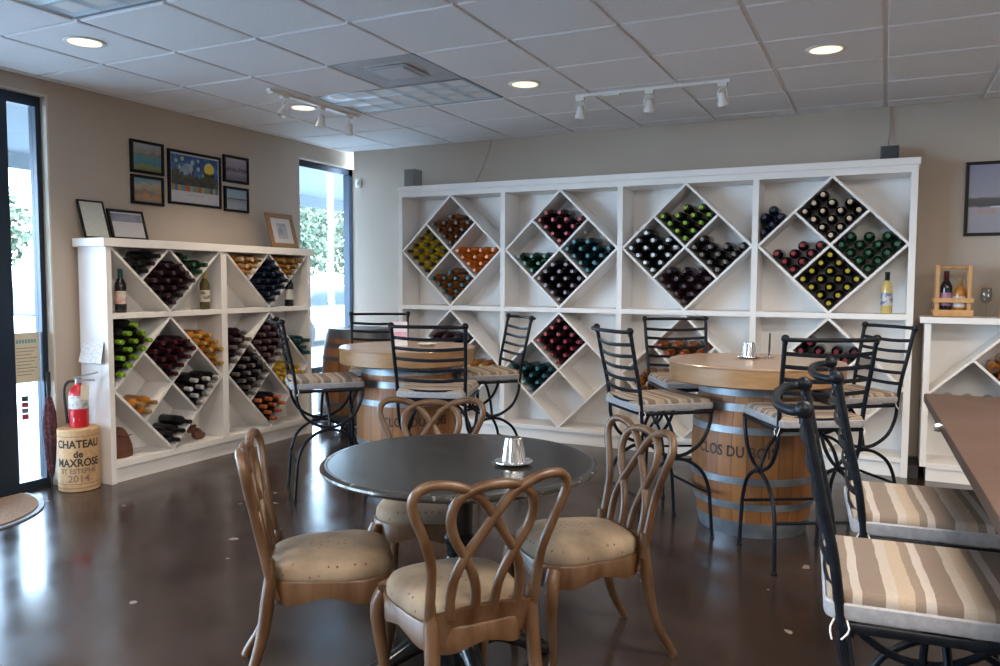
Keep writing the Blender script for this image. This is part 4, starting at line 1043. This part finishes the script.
# ------------------------------------------------------------------ boxes on the tall rack, sensor, cable
def speaker(x0, x1, z0, z1, y, mat, label):
    t = thing('speaker', label, 'speaker', ((x0 + x1) / 2, y, z0)); w_, h_ = (x1 - x0) / 2, z1 - z0
    MB().rbox(w_ * 2, .14, h_, .008, (0, 0, h_ / 2), 2).obj('cabinet', mat, t)
    MB().rbox(w_ * 1.75, .008, h_ * .88, .003, (0, -.072, h_ / 2), 1).obj('grille', pm(mat.name + '_grille', tuple(c_ * .85 for c_ in mat.node_tree.nodes['Principled BSDF'].inputs['Base Color'].default_value[:3]), .8, bump=.4, scale=200), t)
speaker(-4.11, -3.99, 2.2655, 2.44, 6.42, M['speaker'], 'square grey speaker on the window end of the tall rack')
speaker(-.065, .055, 2.2655, 2.37, 6.42, M['speaker_dark'], 'small charcoal speaker with cable on the tall rack far end')
tag(MB().tube(catmull([(.0, 6.50, 2.36), (-.015, 6.54, 2.42), (-.008, 6.575, 2.5), (-.01, 6.585, 2.69)], 5), .006, 8).obj('speaker_cable', pm('taupe_cable', (.34, .30, .26), .6)), 'thin taupe cable rising from the charcoal speaker to the ceiling', 'cable')
t = thing('motion_sensor', 'small white sensor on the wall corner by the tall window', 'sensor', (-4.80, WB, 2.37))
MB().rbox(.055, .03, .09, .01, (0, -.015, 0), 3).obj('housing', M['white_metal'], t)
MB().ball((0, -.03, -.01), .02, 12, (1, .6, 1)).obj('lens', M['paper'], t)
tag(MB().tube(catmull([(-3.30, 6.585, 2.695), (-3.36, 6.588, 2.52), (-3.46, 6.588, 2.33), (-3.50, 6.58, 2.268)], 5), .004, 6).obj('wire', pm('taupe_cable', (.34, .30, .26), .6)), 'thin wire running down the wall to the tall rack top', 'wire')

# ------------------------------------------------------------------ ceiling fixtures
def downlight(x, y, label, on=62):
    t = thing('downlight', label, 'ceiling light', (x, y, CZ - .0155), 0, 'recessed ceiling downlights')
    MB().lathe([(.082, .004), (.088, -.003), (.104, -.003), (.108, 0), (.108, .006), (.082, .006)], 36).obj('trim_ring', M['white_metal'], t)
    MB().lathe([(0, .0005), (.083, .0005), (.083, .004), (0, .004)], 32).obj('lens', M['lens'], t)
    l = bpy.data.lights.new('downlight_beam', 'SPOT'); l.energy = on; l.color = (1, .80, .56); l.spot_size = radians(125); l.spot_blend = .8; l.shadow_soft_size = .08
    lo = bpy.data.objects.new('downlight_beam', l); COL.objects.link(lo); lo.parent = t; lo.location = (0, 0, -.02)
    return t
DL = [(-3.985, 2.97, 'lit recessed downlight nearest the entrance windows'), (-3.98, 4.77, 'lit recessed downlight behind the track beside the fluorescent panel'), (-2.18, 4.83, 'lit recessed downlight between the two track lights'), (-.342, 4.83, 'lit recessed downlight over the lettered barrel table')]
for x, y, l in DL: downlight(x, y, l)
for x, y, l in ((1.5, 4.8, 'unseen downlight added for fill above the waist-high rack, out of the picture'), (-2.2, .6, 'unseen downlight added for fill behind the camera over the floor'), (.3, .6, 'unseen downlight added for fill above the camera'), (2.3, 1.8, 'unseen downlight added for fill over the dark table end')): downlight(x, y, l)  # extra downlights outside the view, added as interior fill

def troffer(i0, j0, label, lit=0):
    x0, y0 = GX + i0 * TS, GY + j0 * TS; w_, d_ = 2 * TS, TS
    t = thing('ceiling_light', label, 'ceiling light', (x0 + w_ / 2, y0 + d_ / 2, CZ - .006), 0, 'recessed louvred panels')
    a, b2 = w_ / 2 - .008, d_ / 2 - .008
    MB().box(-a, a, -b2, -b2 + .022, 0, .012).box(-a, a, b2 - .022, b2, 0, .012).box(-a, -a + .022, -b2 + .022, b2 - .022, 0, .012).box(a - .022, a, -b2 + .022, b2 - .022, 0, .012).obj('frame', pm('slate_fixture_frame', (.20, .25, .30), .4), t, smooth=False)
    MB().box(-a, a, -b2, b2, .0085, .0086).obj('reflector', M['louver'], t, smooth=False)
    A, B = a - .022, b2 - .022; nx, ny = 6, 3
    # curved cells of the louvre: each a shallow mirrored trough between blades
    for i in range(nx):
        for j in range(ny):
            cx0, cx1 = -A + 2 * A * i / nx, -A + 2 * A * (i + 1) / nx; cy0, cy1 = -B + 2 * B * j / ny, -B + 2 * B * (j + 1) / ny
            m = MB(); rows = []
            for z, s_ in ((.0, 1.0), (.003, .93), (.0065, .8), (.0083, .6)):
                mx_, my_ = (cx0 + cx1) / 2, (cy0 + cy1) / 2; hx, hy = (cx1 - cx0) / 2 * s_, (cy1 - cy0) / 2 * s_
                rows.append([(mx_ - hx, my_ - hy, z), (mx_ + hx, my_ - hy, z), (mx_ + hx, my_ + hy, z), (mx_ - hx, my_ + hy, z)])
            m.rings(rows, cap=False); m.obj('louvre_cell', M['louver'], t, angle=80)
    if lit:
        l = bpy.data.lights.new('added_panel_fill', 'AREA'); l.shape = 'RECTANGLE'; l.size = 1.1; l.size_y = .5; l.energy = lit; l.color = (1, .93, .84)
        lo = bpy.data.objects.new('added_panel_fill', l); COL.objects.link(lo); lo.parent = t; lo.location = (0, 0, -.01)
    return t
troffer(-6, 1, 'unlit louvred fluorescent panel beside the air vent')
troffer(-6, -3, 'unlit louvred fluorescent panel at the top left picture corner')
LIT = 60  # power of the lit panels added out of view to brighten the room
troffer(0, -3, 'unseen louvred panel added for fill above and behind the camera', LIT); troffer(4, -3, 'unseen louvred panel added for fill over the far side of the dark table', LIT)
troffer(0, -7, 'unseen louvred panel added for fill at the rear over the entrance hall', LIT); troffer(4, -7, 'unseen louvred panel added for fill in the rear corner', LIT); troffer(-4, -7, 'unseen louvred panel added for fill at the rear near the storefront', LIT)
x0, y0 = GX - 5 * TS, GY
v = thing('ceiling_vent', 'square grey air vent next to the fluorescent panel', 'vent', (x0 + TS / 2, y0 + TS / 2, CZ - .006))
rows = []
h_ = TS / 2 - .008
def sq(s_, z): return [(-s_, -s_, z), (s_, -s_, z), (s_, s_, z), (-s_, s_, z)]
MB().rings([sq(h_, .006), sq(h_, 0), sq(h_ - .015, -.001), sq(.20, .005), sq(.16, .0085)], cap=False).obj('face_plate', M['vent_grey'], v, smooth=False)
MB().rings([sq(.15, -.001), sq(.15, -.006), sq(.13, -.008)]).box(-.02, .02, -.02, .02, -.001, .008).obj('diffuser_plate', M['vent_grey'], v, smooth=False, bevel=.004)
MB().rings([sq(.115, -.0085), sq(.11, -.013), sq(.09, -.0145)]).obj('core', pm('pale_vent_core', (.48, .48, .49), .5), v, smooth=False, bevel=.003)

def track(loc, length, rz, heads, label, feed):
    t = thing('track_light', label, 'track light', (loc[0], loc[1], CZ - .007), rz, 'white track lights')
    MB().box(0, length, -.018, .018, -.022, 0).obj('track', M['white_metal'], t, smooth=False, bevel=.002)
    MB().box(feed, feed + .12, -.024, .024, -.034, -.022).obj('feed_box', M['white_metal'], t, smooth=False, bevel=.003)
    for (u, tilt, turn) in heads:
        hd = MB().box(u - .03, u + .03, -.016, .016, -.045, -.022).lathe([(0, -.055), (.008, -.055), (.008, -.04), (0, -.04)], 10, (u, 0, 0)).obj('lamp_arm', M['white_metal'], t, smooth=False)
        m = MB().tube(catmull([(-.034, 0, -.115), (-.033, 0, -.075), (-.022, 0, -.056), (0, 0, -.052), (.022, 0, -.056), (.033, 0, -.075), (.034, 0, -.115)], 3), .004, 6, flat=(1, 1))
        m.xf(Matrix.Translation((u, 0, 0)) @ Matrix.Rotation(turn, 4, 'Z')); m.obj('yoke', M['white_metal'], hd)
        m = MB().lathe([(0, .035), (.018, .035), (.024, .028), (.026, .0), (.03, -.02), (.036, -.028), (.036, -.05), (.031, -.052), (.029, -.03), (0, -.028)], 20)
        m.xf(Matrix.Translation((u, 0, -.115)) @ Matrix.Rotation(turn, 4, 'Z') @ Matrix.Rotation(tilt, 4, 'X')); m.obj('lamp_head', M['white_metal'], hd)
    return t
track((-3.80, 4.2, 0), 1.0, pi / 2, [(.16, .5, 1.2), (.56, .12, .3), (.90, .2, .6)], 'white three-head track light beside the fluorescent panel', .02)
track((-1.985, 5.275, 0), 1.05, 0, [(.03, .1, .4), (.52, .15, .2), (1.0, .35, -.3)], 'white three-head track light in front of the tall rack', .20)

# ------------------------------------------------------------------ daylight
w = bpy.data.worlds.new('sky'); S.world = w; w.use_nodes = True
N, L = w.node_tree.nodes, w.node_tree.links
bg = N['Background']
tc = N.new('ShaderNodeTexCoord'); sp = N.new('ShaderNodeSeparateXYZ'); L.new(tc.outputs['Generated'], sp.inputs[0])
cr = N.new('ShaderNodeValToRGB'); cr.color_ramp.elements[0].position = .0; cr.color_ramp.elements[0].color = (.61, .79, 1, 1)
cr.color_ramp.elements[1].position = .8; cr.color_ramp.elements[1].color = (.47, .69, 1, 1)
L.new(sp.outputs['Z'], cr.inputs['Fac']); L.new(cr.outputs['Color'], bg.inputs['Color'])
bg.inputs['Strength'].default_value = 22.0
def portal(loc, rot, sx, sy):
    l = bpy.data.lights.new('window_portal', 'AREA'); l.shape = 'RECTANGLE'; l.size = sx; l.size_y = sy; l.cycles.is_portal = True
    o = bpy.data.objects.new('window_portal', l); COL.objects.link(o); o.location = loc; o.rotation_euler = rot
portal((WL - .17, (W1a + W1b) / 2, 1.3), (0, radians(-90), 0), 2.6, W1b - W1a)
portal((WL - .17, (W2a + W2b) / 2, 1.3), (0, radians(-90), 0), 2.6, W2b - W2a)

vs = S.view_settings
vs.view_transform = 'Standard'; vs.look = 'None'; vs.gamma = 1; vs.exposure = .3
try: vs.use_curve_mapping = False
except Exception: pass
S.cycles.max_bounces = 8; S.cycles.diffuse_bounces = 4; S.cycles.glossy_bounces = 4; S.cycles.transparent_max_bounces = 12
S.cycles.sample_clamp_indirect = 6
S.cycles.use_denoising = True
print('bottles', NB[0])
